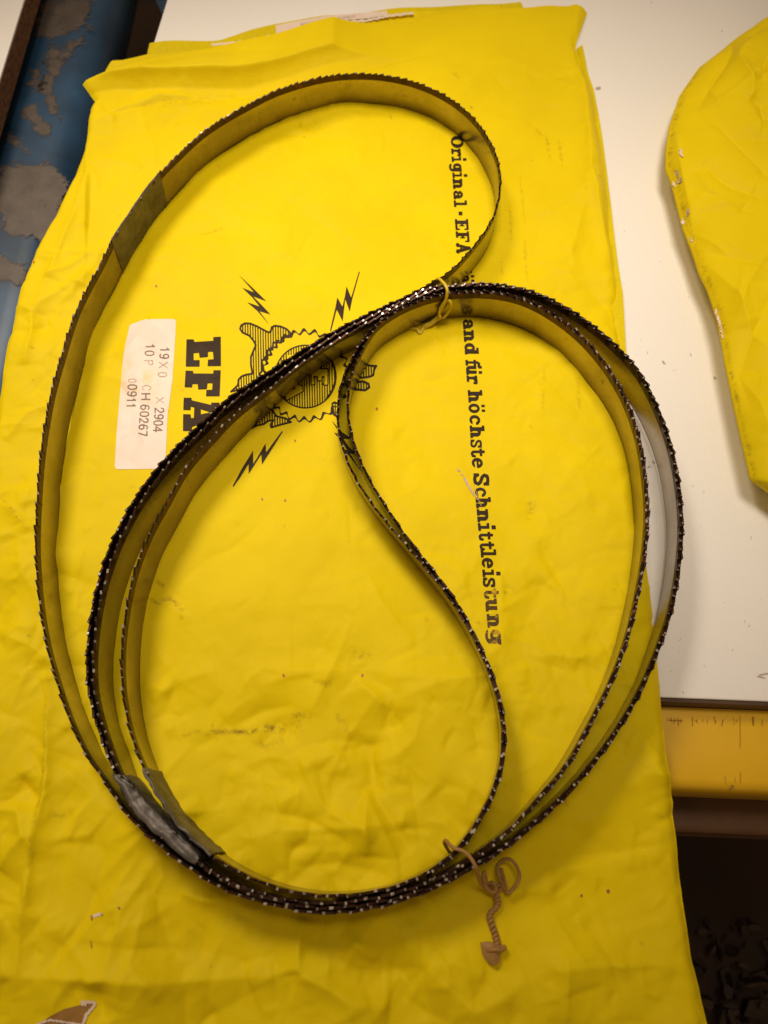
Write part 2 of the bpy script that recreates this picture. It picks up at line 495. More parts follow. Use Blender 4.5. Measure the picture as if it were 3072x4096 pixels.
def blur(A, s):
    r = int(3 * s) + 1
    k = np.exp(-.5 * (np.arange(-r, r + 1) / s) ** 2); k /= k.sum()
    A = np.pad(A, r, mode='edge')
    B = sum(k[i] * A[:, i:A.shape[1] - 2 * r + i] for i in range(2 * r + 1))
    return sum(k[i] * B[i:B.shape[0] - 2 * r + i, :] for i in range(2 * r + 1))
PX_, PY_ = proj(*np.meshgrid(gx, gy), 0.)
gain = 1.9 + 1.3 * np.clip((PY_ - 2500) / 700, 0, 1) + .5 * np.clip((500 - PX_) / 300, 0, 1) - .5 * np.clip((330 - PY_) / 100, 0, 1)
EdgeW = np.zeros_like(Hm)
crease([(332, 341), (421, 296), (600, 238), (800, 205), (1000, 170), (1300, 118), (1500, 84), (1800, 50), (2093, 32), (2204, 18), (2304, 20), (2355, 28)], 1.0, 7, 7, target=EdgeW, taper=False, power=2.0)
Hm = blur(Hm * gain * (1 - .8 * np.clip(EdgeW, 0, 1)), .75)
Hm = np.where(Hm < -.0032, -.0032 + (Hm + .0032) * .25, Hm)

# dirt on the paper
def smear(pts, w, amt):
    crease(pts, amt, w, w, target=Dirt, power=2.0)
smear([(765, 2920), (820, 2935), (900, 2925), (1000, 2925), (1060, 2905), (1150, 2905), (1220, 2880)], .8, .9)
smear([(1000, 2920), (1220, 2915)], 1.2, .35)
smear([(850, 2890), (850, 2930), (870, 2960)], .4, .7)
smear([(1160, 2860), (1230, 2865), (1220, 2890)], 1.2, .6)
smear([(1340, 2850), (1380, 2900), (1400, 2940)], .8, .7)
smear([(1000, 2960), (1060, 2980), (1140, 2960)], 1.6, .35)
smear([(1390, 2610), (1440, 2625), (1490, 2630)], 1.4, .45)
smear([(1250, 2730), (1310, 2740), (1345, 2720)], 1.0, .4)
smear([(620, 2320), (660, 2350)], .7, .7)
smear([(635, 2405), (680, 2395), (740, 2450)], .9, .7)
smear([(600, 2395), (650, 2430)], .5, .9)
smear([(720, 2470), (735, 2480)], .6, .6)
smear([(2010, 2370), (2060, 2340)], 1.6, .5)
smear([(1905, 2505), (1920, 2490)], 1.0, .8)
smear([(1870, 2700), (1960, 2690), (2060, 2650)], 1.8, .35)
smear([(800, 940), (900, 915)], .8, .5)
smear([(560, 420), (900, 400)], 3, .25)
smear([(460, 300), (640, 285)], 2.0, .4)
smear([(2040, 820), (2045, 960)], .5, .5)
smear([(2080, 700), (2100, 900)], .4, .45)
smear([(2190, 520), (2200, 640)], .6, .6)
smear([(2235, 540), (2250, 660)], .6, .6)
smear([(2150, 500), (2170, 530)], 1.0, .5)
smear([(1810, 290), (1840, 320)], 1.0, .5)
smear([(2100, 950), (2110, 1130)], .5, .5)
smear([(2005, 1000), (2010, 1100)], .4, .5)
smear([(1965, 1200), (1920, 1300)], .5, .6)
smear([(2180, 1470), (2170, 1640)], .5, .4)
smear([(2310, 1500), (2320, 1640)], .7, .5)
smear([(2100, 2020), (2140, 2000), (2110, 2080)], 1.0, .5)
smear([(190, 2640), (185, 3100), (150, 3330), (80, 3780)], .5, .45)
smear([(180, 3270), (235, 3260), (300, 3240)], 1.2, .35)
smear([(0, 1990), (50, 2040), (110, 2110)], .5, .6)
for k in range(60):
    px, py = rng.uniform(100, 2600), rng.uniform(400, 4000)
    q = (px + rng.normal(0, 14), py + rng.normal(0, 14))
    smear([(px, py), q], rng.uniform(.25, .7), rng.uniform(.4, .9))
Dirt = np.clip(Dirt, 0, 1)

def hsample(A, x, y):
    u = np.clip((np.asarray(x) - GX0) / GS, 0, len(gx) - 1.001); v = np.clip((np.asarray(y) - GY0) / GS, 0, len(gy) - 1.001)
    j = u.astype(int); i = v.astype(int); u = u - j; v = v - i
    return (A[i, j] * (1 - u) + A[i, j + 1] * u) * (1 - v) + (A[i + 1, j] * (1 - u) + A[i + 1, j + 1] * u) * v

def on_paper(px, py, lift):
    """point on the crumpled sheet seen at the pixel"""
    z = np.zeros(np.shape(px))
    for _ in range(4):
        w = P(px, py, z); z = hsample(Hm, w[..., 0], w[..., 1]) + lift
    return np.concatenate([P(px, py, z), z[..., None]], -1)

# ---------------------------------------------------------------- the bag
LEFT = [(332, 341), (378, 398), (363, 438), (351, 517), (338, 597), (285, 716), (219, 855), (159, 955), (123, 1034), (86, 1133), (60, 1232), (33, 1358), (10, 1477), (-10, 1580), (-40, 1800), (-70, 2300), (-110, 3000), (-150, 3600), (-200, 4300)]
RIGHT = [(2355, 28), (2313, 143), (2309, 172), (2320, 199), (2343, 292), (2367, 358), (2380, 431), (2396, 530), (2416, 683), (2436, 882), (2460, 1080), (2476, 1166), (2492, 1365), (2502, 1530), (2550, 1900), (2592, 2219), (2625, 2457), (2638, 2617), (2652, 2796), (2668, 2995), (2691, 3162), (2705, 3208), (2711, 3281), (2728, 3387), (2754, 3593), (2788, 3845), (2841, 4096), (2885, 4300)]
TOP = [(332, 341), (421, 296), (600, 238), (800, 205), (1000, 170), (1300, 118), (1500, 84), (1800, 50), (2093, 32), (2204, 18), (2304, 20), (2355, 28)]
def wcurve(pts, n):
    w = P(np.array(pts, float)[:, 0], np.array(pts, float)[:, 1])
    return resample(w, 1e-4)[np.linspace(0, len(resample(w, 1e-4)) - 1, n).astype(int)]
NU, NV = 560, 760
def rowcurve(pts, ys):
    a = np.array(pts, float); return np.stack([np.interp(ys, a[:, 1], a[:, 0]), ys], 1)
Lw = wcurve(LEFT, NV); Rw = wcurve(RIGHT, NV)
Tw = wcurve(TOP, NU); Bw = wcurve([LEFT[-1], RIGHT[-1]], NU)
u = np.linspace(0, 1, NU)[None, :, None]; v = np.linspace(0, 1, NV)[:, None, None]
Cn = (1 - u) * Lw[:, None] + u * Rw[:, None] + (1 - v) * Tw[None] + v * Bw[None] \
    - ((1 - u) * (1 - v) * Lw[0] + u * (1 - v) * Rw[0] + (1 - u) * v * Lw[-1] + u * v * Rw[-1])
Z = hsample(Hm, Cn[..., 0], Cn[..., 1])
wid = np.hypot(*(Rw - Lw).T)[:, None]
dl = u[..., 0] * wid; dr = (1 - u[..., 0]) * wid
Z = Z - .0032 * np.exp(-(dr / .0022) ** 1.5) - .0015 * np.exp(-(dl / .0016) ** 1.5)
V = np.concatenate([Cn, Z[..., None]], -1)
dirt = hsample(Dirt, Cn[..., 0], Cn[..., 1])
# torn hole at the lower left: cut the sheet there
def inpoly(px, py, poly):
    px = np.asarray(px); py = np.asarray(py); c = np.zeros(px.shape, bool)
    poly = np.asarray(poly, float); j = len(poly) - 1
    for i in range(len(poly)):
        xi, yi = poly[i]; xj, yj = poly[j]
        c ^= ((yi > py) != (yj > py)) & (px < (xj - xi) * (py - yi) / ((yj - yi) + 1e-12) + xi)
        j = i
    return c
TEAR = [(115, 4130), (200, 4065), (260, 4035), (330, 4018), (345, 4012), (372, 4014), (358, 4040), (342, 4062), (330, 4085), (326, 4135)]
mx = (V[:-1, :-1, 0] + V[1:, 1:, 0]) / 2; my = (V[:-1, :-1, 1] + V[1:, 1:, 1]) / 2; mz = (V[:-1, :-1, 2] + V[1:, 1:, 2]) / 2
ppx, ppy = proj(mx, my, mz)
keep = np.ones(ppx.shape, bool)
c0 = P(1450, 2048)
bag = empty('paper_bag', (float(c0[0]), float(c0[1]), -.002), 'large creased yellow paper bag with black print lying flat under the coiled saw blade', 'paper bag', 'yellow paper bags on the workbench')
child(grid_obj('front_sheet', V, M['paper'], None, keep, {'dirt': dirt}), bag)

def sheet(name, top, bottom, z, mat, wav=.0006, n=120, m_=24, seed=0):
    """loose sheet between two traced edges (pixels), standing at height z"""
    a = catmull(top, per=14) if False else np.array(top, float)
    A = resample(P(a[:, 0], a[:, 1], z), 1e-4); b_ = np.array(bottom, float)
    B = resample(P(b_[:, 0], b_[:, 1], z), 1e-4)
    A = A[np.linspace(0, len(A) - 1, n).astype(int)]; B = B[np.linspace(0, len(B) - 1, n).astype(int)]
    t = np.linspace(0, 1, m_)[:, None, None]
    g = A[None] * (1 - t) + B[None] * t
    r = np.random.default_rng(seed); ph = r.uniform(0, 6, 6)
    zz = z + wav * (np.sin(g[..., 0] * 160 + ph[0]) * .5 + np.sin(g[..., 0] * 70 + g[..., 1] * 120 + ph[1]))
    zz = zz - .005 * t[..., 0] ** 1.3
    return np.concatenate([g, zz[..., None]], -1)
bk = sheet('x', [(590, 213), (600, 176), (663, 169), (875, 156), (995, 123), (1100, 99), (1298, 60), (1464, 46), (1663, 33), (1928, 13), (2084, 7), (2094, 30)],
           [(590, 330), (760, 330), (900, 320), (1000, 312), (1100, 290), (1298, 240), (1464, 200), (1663, 150), (1928, 110), (2100, 80)], -.0012, M['paper_back'], seed=3)
child(grid_obj('back_sheet', bk, M['paper_back'], attr={'dirt': np.full(bk.shape[:2], .12)}), bag)
md = sheet('x', [(410, 300), (421, 292), (448, 249), (491, 246), (540, 230), (593, 211), (700, 205), (870, 196), (1000, 160), (1102, 134), (1180, 124), (1345, 90), (1470, 86), (1550, 60), (1663, 45), (2000, 30)],
           [(410, 345), (600, 330), (1000, 300), (1300, 240), (1663, 140), (2000, 80)], -.0004, M['paper'], seed=5)
child(grid_obj('middle_sheet', md, M['paper'], attr={'dirt': np.full(md.shape[:2], .08)}), bag)
# lower gusset showing along the right edge
gs = sheet('x', [(2330, 180), (2352, 292), (2376, 358), (2390, 431), (2406, 530), (2428, 683), (2450, 882), (2476, 1080), (2490, 1166), (2503, 1365), (2512, 1520)],
           [(2290, 180), (2310, 500), (2330, 900), (2400, 1500)], -.0021, M['paper_back'], wav=.0002, seed=8)
child(grid_obj('side_gusset', gs[:, :, :], M['paper_back'], attr={'dirt': np.full(gs.shape[:2], .1)}), bag)
# ---------------------------------------------------------------- printed shapes as thin decals that follow the paper
def decal(name, sdf, box, res, mat, parent, lift=.00012, attrf=None, surf=None):
    x0, y0, x1, y1 = box
    xs = np.arange(x0, x1 + res, res); ys = np.arange(y0, y1 + res, res)
    X, Y = np.meshgrid(xs, ys)
    S = sdf(X, Y)
    ins = S < 0
    verts = []; faces = []; vid = {}
    def vert(key, x, y):
        k = vid.get(key)
        if k is None: k = vid[key] = len(verts); verts.append((x, y))
        return k
    cnt = ins[:-1, :-1].astype(int) + ins[1:, :-1] + ins[1:, 1:] + ins[:-1, 1:]
    for i, j in zip(*np.nonzero(cnt)):
        cs = [(i, j), (i, j + 1), (i + 1, j + 1), (i + 1, j)]
        if cnt[i, j] == 4:
            faces.append([vert(c, X[c], Y[c]) for c in cs]); continue
        poly = []
        for k in range(4):
            a, b_ = cs[k], cs[(k + 1) % 4]
            sa, sb = S[a], S[b_]
            if sa < 0: poly.append(vert(a, X[a], Y[a]))
            if (sa < 0) != (sb < 0):
                t = sa / (sa - sb); key = (a, b_) if a < b_ else (b_, a)
                poly.append(vert(key, X[a] + t * (X[b_] - X[a]), Y[a] + t * (Y[b_] - Y[a])))
        if len(poly) >= 3: faces.append(poly)
    if not faces: return None
    vv = np.array(verts)
    W = (surf or on_paper)(vv[:, 0], vv[:, 1], lift)
    faces = [f[::-1] for f in faces]
    o = mesh_obj(name, W, faces, mat, None, smooth=True)
    if attrf is not None:
        at = o.data.attributes.new('dirt', 'FLOAT', 'POINT')
        at.data.foreach_set('value', attrf(vv[:, 0], vv[:, 1]).astype(np.float32))
    if parent is not None: child(o, parent)
    return o

def s_poly(pts):
    p = np.array(pts, float)
    def f(X, Y):
        d = np.full(X.shape, 1e9)
        for k in range(len(p)):
            a, b_ = p[k], p[(k + 1) % len(p)]; e = b_ - a; ll = e @ e + 1e-12
            t = np.clip(((X - a[0]) * e[0] + (Y - a[1]) * e[1]) / ll, 0, 1)
            d = np.minimum(d, np.hypot(X - a[0] - t * e[0], Y - a[1] - t * e[1]))
        return np.where(inpoly(X, Y, p), -d, d)
    return f
def s_line(pts, w):
    p = np.array(pts, float)
    def f(X, Y):
        d = np.full(X.shape, 1e9)
        for k in range(len(p) - 1):
            a, b_ = p[k], p[k + 1]; e = b_ - a; ll = e @ e + 1e-12
            t = np.clip(((X - a[0]) * e[0] + (Y - a[1]) * e[1]) / ll, 0, 1)
            d = np.minimum(d, np.hypot(X - a[0] - t * e[0], Y - a[1] - t * e[1]))
        return d - w / 2
    return f
def s_ell(cx, cy, rx, ry):
    return lambda X, Y: (np.hypot((X - cx) / rx, (Y - cy) / ry) - 1) * min(rx, ry)
def U(*fs): return lambda X, Y: np.minimum.reduce([f(X, Y) for f in fs])
def I(*fs): return lambda X, Y: np.maximum.reduce([f(X, Y) for f in fs])
def N(f): return lambda X, Y: -f(X, Y)
def crop(pts, ox, oy, s): return [(ox + s * a, oy + s * b_) for a, b_ in pts]
def bbox(pts, m_=4):
    p = np.array(pts); return (p[:, 0].min() - m_, p[:, 1].min() - m_, p[:, 0].max() + m_, p[:, 1].max() + m_)

# big EFA
s_ = 500 / 1659
E_ = crop([(1015, 355), (1110, 355), (1120, 390), (1370, 375), (1370, 325), (1470, 320), (1472, 710), (1295, 712), (1300, 625), (1375, 620), (1365, 520), (1300, 522), (1300, 590), (1190, 600), (1180, 535), (1110, 540), (1110, 632), (1190, 630), (1188, 718), (1005, 718)], 440, 1250, s_)
F_ = crop([(1003, 770), (1105, 775), (1105, 808), (1370, 810), (1372, 765), (1470, 765), (1455, 1112), (1275, 1112), (1278, 1027), (1355, 1025), (1360, 940), (1295, 940), (1285, 1018), (1170, 1022), (1165, 950), (1095, 950), (1090, 995), (990, 992)], 440, 1250, s_)
A_ = crop([(978, 1130), (1080, 1130), (1085, 1165), (1340, 1225), (1345, 1195), (1455, 1195), (1455, 1440), (1340, 1440), (1335, 1420), (1090, 1520), (1085, 1575), (968, 1572), (970, 1348), (1070, 1350), (1075, 1400), (1112, 1400), (1118, 1262), (1072, 1250), (1070, 1297), (972, 1295)], 440, 1250, s_)
Ah = crop([(1205, 1285), (1330, 1325), (1205, 1350)], 440, 1250, s_)
decal('printed_letter', s_poly(E_), bbox(E_), 2.0, M['ink'], bag)
decal('printed_letter', s_poly(F_), bbox(F_), 2.0, M['ink'], bag)
decal('printed_letter', I(s_poly(A_), N(s_poly(Ah))), bbox(A_), 2.0, M['ink'], bag)

# lightning bolts
k4 = 400 / 1659
B1 = crop([(222, 155), (440, 360), (685, 600), (465, 520), (600, 655), (755, 820), (570, 765), (762, 1025), (535, 760), (365, 615), (575, 690), (450, 535), (283, 375), (485, 455)], 900, 1060, k4)
B2_ = crop([(992, 112), (868, 560), (825, 775), (750, 565), (735, 700), (708, 935), (608, 740), (512, 1110), (498, 1085), (590, 690), (618, 535), (703, 690), (740, 540), (773, 350), (848, 540), (978, 105)], 1200, 1060, k4)
B3 = crop([(1125, 360), (950, 640), (778, 905), (768, 735), (650, 920), (558, 1060), (557, 895), (410, 1130), (305, 1275), (292, 1262), (440, 980), (630, 675), (635, 895), (700, 790), (840, 550), (848, 700), (1108, 350)], 860, 1640, k4)
B4 = crop([(300, 520), (480, 720), (650, 835), (500, 825), (590, 960), (715, 1080), (600, 1060), (850, 1440), (570, 1075), (445, 970), (560, 1010), (470, 870), (345, 725), (450, 755)], 1250, 1550, 400 / 1609)
for B in (B1, B2_, B3, B4):
    decal('printed_lightning_bolt', s_poly(B), bbox(B), 1.6, M['ink'], bag)

# emblem: hatched disc with letters, toothed ring, hatched animal shapes
def hatch(period, width, slant=-.02, ph=0.0):
    return lambda X, Y: np.abs(((X + slant * (Y - 1500) + ph) % period) - period / 2) - width / 2
def outlined(poly, w=7.5, per=10.1, hw=4.6):
    sp_ = s_poly(poly)
    return I(lambda X, Y, f=sp_: f(X, Y) - w / 2, U(lambda X, Y, f=sp_: np.abs(f(X, Y)) - w / 2, hatch(per, hw)))
disc = s_ell(1222, 1506, 125, 128)
Ek = U(s_poly(crop([(190, 322), (455, 320), (455, 575), (400, 572), (408, 500), (408, 432), (358, 432), (358, 500), (300, 502), (298, 432), (222, 434), (232, 480), (240, 565), (195, 572)], 1200, 1400, k4)))
Fk = s_poly([(1150, 1420), (1215, 1415), (1217, 1478), (1205, 1478), (1203, 1443), (1190, 1444), (1190, 1462), (1178, 1463), (1176, 1445), (1150, 1447)])
Ak = I(s_poly(crop([(1120, 560), (1280, 600), (1290, 680), (1030, 825), (1010, 805), (1010, 705), (1075, 690), (1085, 580)], 900, 1400, k4)),
       N(s_poly(crop([(1110, 620), (1185, 632), (1112, 672)], 900, 1400, k4))))
discf = I(disc, N(Ek), N(Fk), N(Ak), U(lambda X, Y: np.abs(disc(X, Y) + 2) - 3.0, hatch(10.1, 4.6),
        lambda X, Y: np.maximum(np.abs(disc(X, Y) + 3) - 6.5, -(X - 1305)), lambda X, Y: np.abs(Ek(X, Y)) - 4.6, lambda X, Y: np.abs(Ak(X, Y)) - 4.0))
def ringf(X, Y):
    dx = X - 1222; dy = Y - 1503
    a = np.arctan2(dy, dx); r = np.hypot(dx * 1.04, dy)
    rr = 176 + 8.5 * np.sin(a * 27 + .8 * np.sin(a * 3))
    w = 4.6 + 2.2 * np.sin(a * 27 + 1.7)
    return np.abs(r - rr) * .75 - w * .8
shp1 = crop([(250, 1060), (268, 1000), (330, 965), (420, 970), (540, 1020), (640, 1075), (720, 1118), (760, 1098), (775, 1030), (830, 1005), (930, 1020), (1020, 1060), (1090, 1130), (1060, 1195), (955, 1195), (935, 1285), (800, 1285), (790, 1400), (705, 1415), (705, 1560), (605, 1580), (640, 1720), (580, 1800), (520, 2000), (100, 2100), (215, 1990), (225, 1900), (270, 1850), (340, 1820), (455, 1800), (430, 1659), (430, 1520), (510, 1330), (470, 1250), (400, 1170), (290, 1120)], 900, 1060, k4)
shp2 = crop([(680, 900), (790, 905), (770, 960), (800, 1015), (850, 1095), (1000, 1130), (1095, 1195), (900, 1245), (770, 1285), (755, 1250), (800, 1165), (720, 1175), (640, 1230), (540, 1250), (400, 1318), (335, 1270), (450, 1120), (560, 1000)], 900, 1400, k4)
shp3 = crop([(1040, 300), (1095, 245), (1200, 262), (1268, 262), (1230, 330), (1215, 420), (1150, 445), (1000, 462), (985, 390)], 1200, 1400, k4)
shp4 = crop([(840, 600), (900, 535), (1050, 520), (1135, 560), (1150, 620), (1080, 668), (920, 655)], 1200, 1400, k4)
shp5 = crop([(535, 890), (570, 865), (650, 900), (640, 1120), (560, 1070)], 1200, 1400, k4)
allf = U(discf, ringf, outlined(shp1), outlined(shp2, 7.5, 10.1, 5), outlined(shp3, 8, 10.5, 5), outlined(shp4, 9, 10.5, 5), outlined(shp5))
decal('printed_emblem', allf, (905, 1270, 1540, 1745), 1.6, M['ink'], bag)

# sticker
ST_ = [(519, 1302), (524, 1297), (545, 1290), (577, 1278), (620, 1276), (692, 1276), (702, 1280), (704, 1290), (700, 1360), (690, 1517), (676, 1620), (670, 1663), (666, 1760), (663, 1829), (650, 1875), (470, 1877), (462, 1873), (459, 1862), (466, 1740), (477, 1610), (488, 1480), (494, 1424), (504, 1365)]
stk = decal('sticker', s_poly(ST_), bbox(ST_), 3.0, M['sticker'], bag, lift=.00016,
      attrf=lambda x, y: np.clip(np.exp(-((x - (560 + (y - 1560) * .35)) / 70) ** 2 - ((y - 1520) / 85) ** 2) * 1.1, 0, 1))
GL = {'0': [[(.1, .3), (.1, .7), (.3, 1), (.7, 1), (.9, .7), (.9, .3), (.7, 0), (.3, 0), (.1, .3)]], '1': [[(.2, .75), (.55, 1), (.55, 0)]],
      '2': [[(.1, .75), (.25, 1), (.7, 1), (.88, .75), (.75, .5), (.1, 0), (.92, 0)]], '4': [[(.7, 0), (.7, 1), (.05, .3), (.95, .3)]],
      '6': [[(.85, .9), (.6, 1), (.3, .95), (.1, .5), (.1, .25), (.3, 0), (.7, 0), (.9, .28), (.7, .56), (.3, .56), (.1, .35)]],
      '7': [[(.08, 1), (.92, 1), (.45, 0)]], '9': [[(.15, .1), (.4, 0), (.7, .05), (.9, .5), (.9, .75), (.7, 1), (.3, 1), (.1, .72), (.3, .44), (.7, .44), (.9, .65)]],
      'X': [[(.05, 0), (.95, 1)], [(.05, 1), (.95, 0)]], 'C': [[(.9, .75), (.65, 1), (.3, 1), (.08, .65), (.08, .35), (.3, 0), (.65, 0), (.9, .25)]],
      'H': [[(.1, 0), (.1, 1)], [(.9, 0), (.9, 1)], [(.1, .5), (.9, .5)]], 'P': [[(.1, 0), (.1, 1), (.7, 1), (.9, .75), (.7, .5), (.1, .5)]], ',': [[(.5, .1), (.4, -.15)]]}
def small_text(items, base, ht, w, mat, name='sticker_lettering'):
    """items: (char, y0, y1); baseline x as a function of y; tops point to the right"""
    fs = []; ys = []
    for ch, y0, y1 in items:
        for st in GL[ch]:
            fs.append(s_line([(base((y0 + y1) / 2) + b_ * ht + .09 * 0, y0 + a * (y1 - y0)) for a, b_ in st], w))
        ys += [y0, y1]
    y0, y1 = min(ys) - 6, max(ys) + 6
    decal(name, U(*fs), (min(base(y0), base(y1)) - 8, y0, max(base(y0), base(y1)) + ht + 8, y1), 1.7, mat, bag, lift=.00026)
b1 = lambda y: 642 - (y - 1390) * .087
b2 = lambda y: 584 - (y - 1377) * .083
b3 = lambda y: 514 - (y - 1520) * .07
small_text([('1', 1388, 1408), ('9', 1414, 1435)], b1, 35, 5, M['label_ink'])
small_text([('X', 1447, 1472), ('0', 1488, 1508)], b1, 34, 3.5, M['label_ink_faint'])
small_text([('X', 1588, 1612)], b1, 30, 3.2, M['label_ink_faint'])
small_text([('2', 1630, 1652), ('9', 1656, 1677), ('0', 1681, 1702), ('4', 1705, 1728)], b1, 34, 5, M['label_ink'])
small_text([('1', 1375, 1395), ('0', 1402, 1423)], b2, 34, 4.6, M['label_ink'])
small_text([('P', 1440, 1461), ('C', 1540, 1562)], b2, 33, 3.4, M['label_ink_faint'])
small_text([('H', 1572, 1600), ('6', 1618, 1640), ('0', 1645, 1667), ('2', 1671, 1692), ('6', 1697, 1719), ('7', 1723, 1744)], b2, 33, 5, M['label_ink'])
small_text([('0', 1514, 1530)], b3, 30, 3, M['label_ink_faint'])
small_text([('0', 1537, 1559), ('9', 1564, 1586), ('1', 1592, 1608), ('1', 1614, 1630)], b3, 34, 5, M['label_ink'])

# slab-serif line "Original - EFA - Sägeband für höchste Schnittleistung"
def bx(u0, u1, v0, v1):
    return lambda Uu, Vv: np.maximum(np.maximum(u0 - Uu, Uu - u1), np.maximum(v0 - Vv, Vv - v1))
def ring(cu, cv, ru, rv, wu, wv):
    def f(Uu, Vv):
        o = (np.hypot((Uu - cu) / ru, (Vv - cv) / rv) - 1) * min(ru, rv)
        i_ = (np.hypot((Uu - cu) / max(1, ru - wu), (Vv - cv) / max(1, rv - wv)) - 1) * min(max(1, ru - wu), max(1, rv - wv))
        return np.maximum(o, -i_)
    return f
def pl(pts, w):
    g = s_line(pts, w); return lambda Uu, Vv: g(Uu, Vv)
def glyph(ch, W, X, A):
    s = W * .31; t = X * .235
    if ch in 'EF':
        f = [bx(0, W, A - t, A), bx(W * .14, W * .14 + s, 0, A), bx(W * .14, W * .66, A * .43, A * .43 + t), bx(W * .56, W * .66, A * .30, A * .70), bx(W * .86, W, A * .66, A)]
        if ch == 'E': f += [bx(0, W, 0, t), bx(W * .86, W, 0, A * .34)]
        else: f += [bx(0, W * .6, 0, t)]
        return U(*f)
    if ch == 'A':
        return U(pl([(W * .18, 2), (W * .5, A - 3)], s * .8), pl([(W * .82, 2), (W * .5, A - 3)], s), bx(W * .28, W * .72, A * .26, A * .26 + t * .8), bx(-1, W * .40, 0, t), bx(W * .6, W + 1, 0, t), bx(W * .3, W * .6, A - t, A))
    if ch == 'O': return ring(W / 2, A / 2, W / 2, A / 2, s, t * .9)
    if ch == 'o': return ring(W / 2, X / 2, W / 2, X / 2 + 1, s, t)
    if ch == 'S' or ch == 's':
        h = A if ch == 'S' else X
        return U(pl([(W * .85, h * .72), (W * .78, h * .90), (W * .5, h * .93), (W * .22, h * .90), (W * .15, h * .72), (W * .3, h * .57), (W * .7, h * .43), (W * .86, h * .27), (W * .75, h * .09), (W * .5, h * .06), (W * .22, h * .10), (W * .13, h * .28)], s * .85), bx(W * .86, W * .98, h * .62, h), bx(0, W * .13, 0, h * .36))
    if ch in 'ae':
        if ch == 'e':
            return U(I(ring(W / 2, X / 2, W / 2, X / 2, s, t), lambda Uu, Vv: -np.maximum(W * .55 - Uu, np.maximum(X * .28 - Vv, Vv - X * .46))), bx(W * .15, W * .95, X * .44, X * .44 + t * .8))
        return U(I(ring(W * .42, X * .30, W * .42, X * .31, s, t * .9)), I(ring(W * .45, X * .62, W * .40, X * .38, s, t), lambda Uu, Vv: X * .62 - Vv), bx(W * .60, W * .60 + s, 0, X * .68), bx(W * .60, W, 0, t), bx(W * .03, W * .25, X * .6, X * .8))
    if ch == 'i':
        return U(bx(W * .35, W * .35 + W * .36, 0, X), bx(0, W, 0, t), bx(0, W * .5, X - t, X), bx(W * .28, W * .78, X * 1.18, X * 1.18 + t * 1.6))
    if ch == 'l':
        return U(bx(W * .35, W * .35 + W * .36, 0, A), bx(0, W, 0, t), bx(0, W * .5, A - t, A))
    if ch in 'nhr':
        h = A if ch == 'h' else X
        f = [bx(W * .13, W * .13 + s, 0, h), bx(0, W * .5 if ch != 'r' else W * .75, 0, t), bx(0, W * .3, h - t, h)]
        if ch == 'r': f += [pl([(W * .3, X * .7), (W * .6, X * .88), (W * .85, X * .85)], t * 1.3), bx(W * .78, W, X * .6, X)]
        else: f += [bx(W * .88 - s, W * .88, 0, X * .72), bx(W * .56, W, 0, t), I(ring(W * .52, X * .62, W * .36, X * .38, s, t * 1.1), lambda Uu, Vv: X * .62 - Vv)]
        return U(*f)
    if ch == 'u':
        return U(bx(W * .12, W * .12 + s, X * .3, X), bx(0, W * .3, X - t, X), bx(W * .88 - s, W * .88, 0, X), bx(W * .6, W * .88, X - t, X), bx(W * .7, W, 0, t), I(ring(W * .48, X * .38, W * .36, X * .38, s, t * 1.1), lambda Uu, Vv: Vv - X * .38))
    if ch == 'd':
        return U(ring(W * .42, X / 2, W * .42, X / 2, s, t), bx(W * .62, W * .62 + s, 0, A), bx(W * .62, W, 0, t), bx(W * .4, W * .8, A - t, A))
    if ch == 'b':
        return U(ring(W * .58, X / 2, W * .42, X / 2, s, t), bx(W * .14, W * .14 + s, 0, A), bx(0, W * .3, A - t, A))
    if ch == 'g':
        return U(ring(W * .42, X * .55, W * .40, X * .45, s, t), bx(W * .62, W * .62 + s, -X * .10, X), bx(W * .7, W, X - t, X), I(ring(W * .46, -X * .05, W * .42, X * .27, s * .8, t), lambda Uu, Vv: Vv + X * .03))
    if ch == 'f':
        return U(bx(W * .2, W * .2 + W * .32, 0, A * .85), bx(0, W * .8, 0, t), bx(0, W * .85, X - t, X), pl([(W * .36, A * .82), (W * .55, A * .95), (W * .9, A * .9)], t))
    if ch == 't':
        return U(bx(W * .22, W * .22 + W * .32, X * .15, A * .92), bx(0, W * .9, X - t, X), pl([(W * .4, X * .18), (W * .55, X * .07), (W * .85, X * .12), (W * .9, X * .3)], t))
    if ch == 'c':
        return U(I(ring(W / 2, X / 2, W / 2, X / 2, s, t), lambda Uu, Vv: -np.maximum(W * .6 - Uu, np.maximum(X * .28 - Vv, Vv - X * .62))), bx(W * .74, W * .96, X * .58, X * .8))
    if ch == '-': return bx(0, W, X * .42, X * .42 + t * 1.7)
    if ch == 'umlaut': return U(bx(W * .12, W * .38, X * 1.18, X * 1.18 + t * 1.4), bx(W * .62, W * .88, X * 1.18, X * 1.18 + t * 1.4))
BLx = np.array([(543, 1802), (690, 1809), (828, 1816), (875, 1819), (1013, 1828), (1285, 1851), (1366, 1856), (1439, 1861), (1535, 1868), (1561, 1871), (1871, 1888), (1893, 1893), (2128, 1914), (2232, 1925), (2310, 1931), (2457, 1945), (2520, 1953), (2600, 1962)])
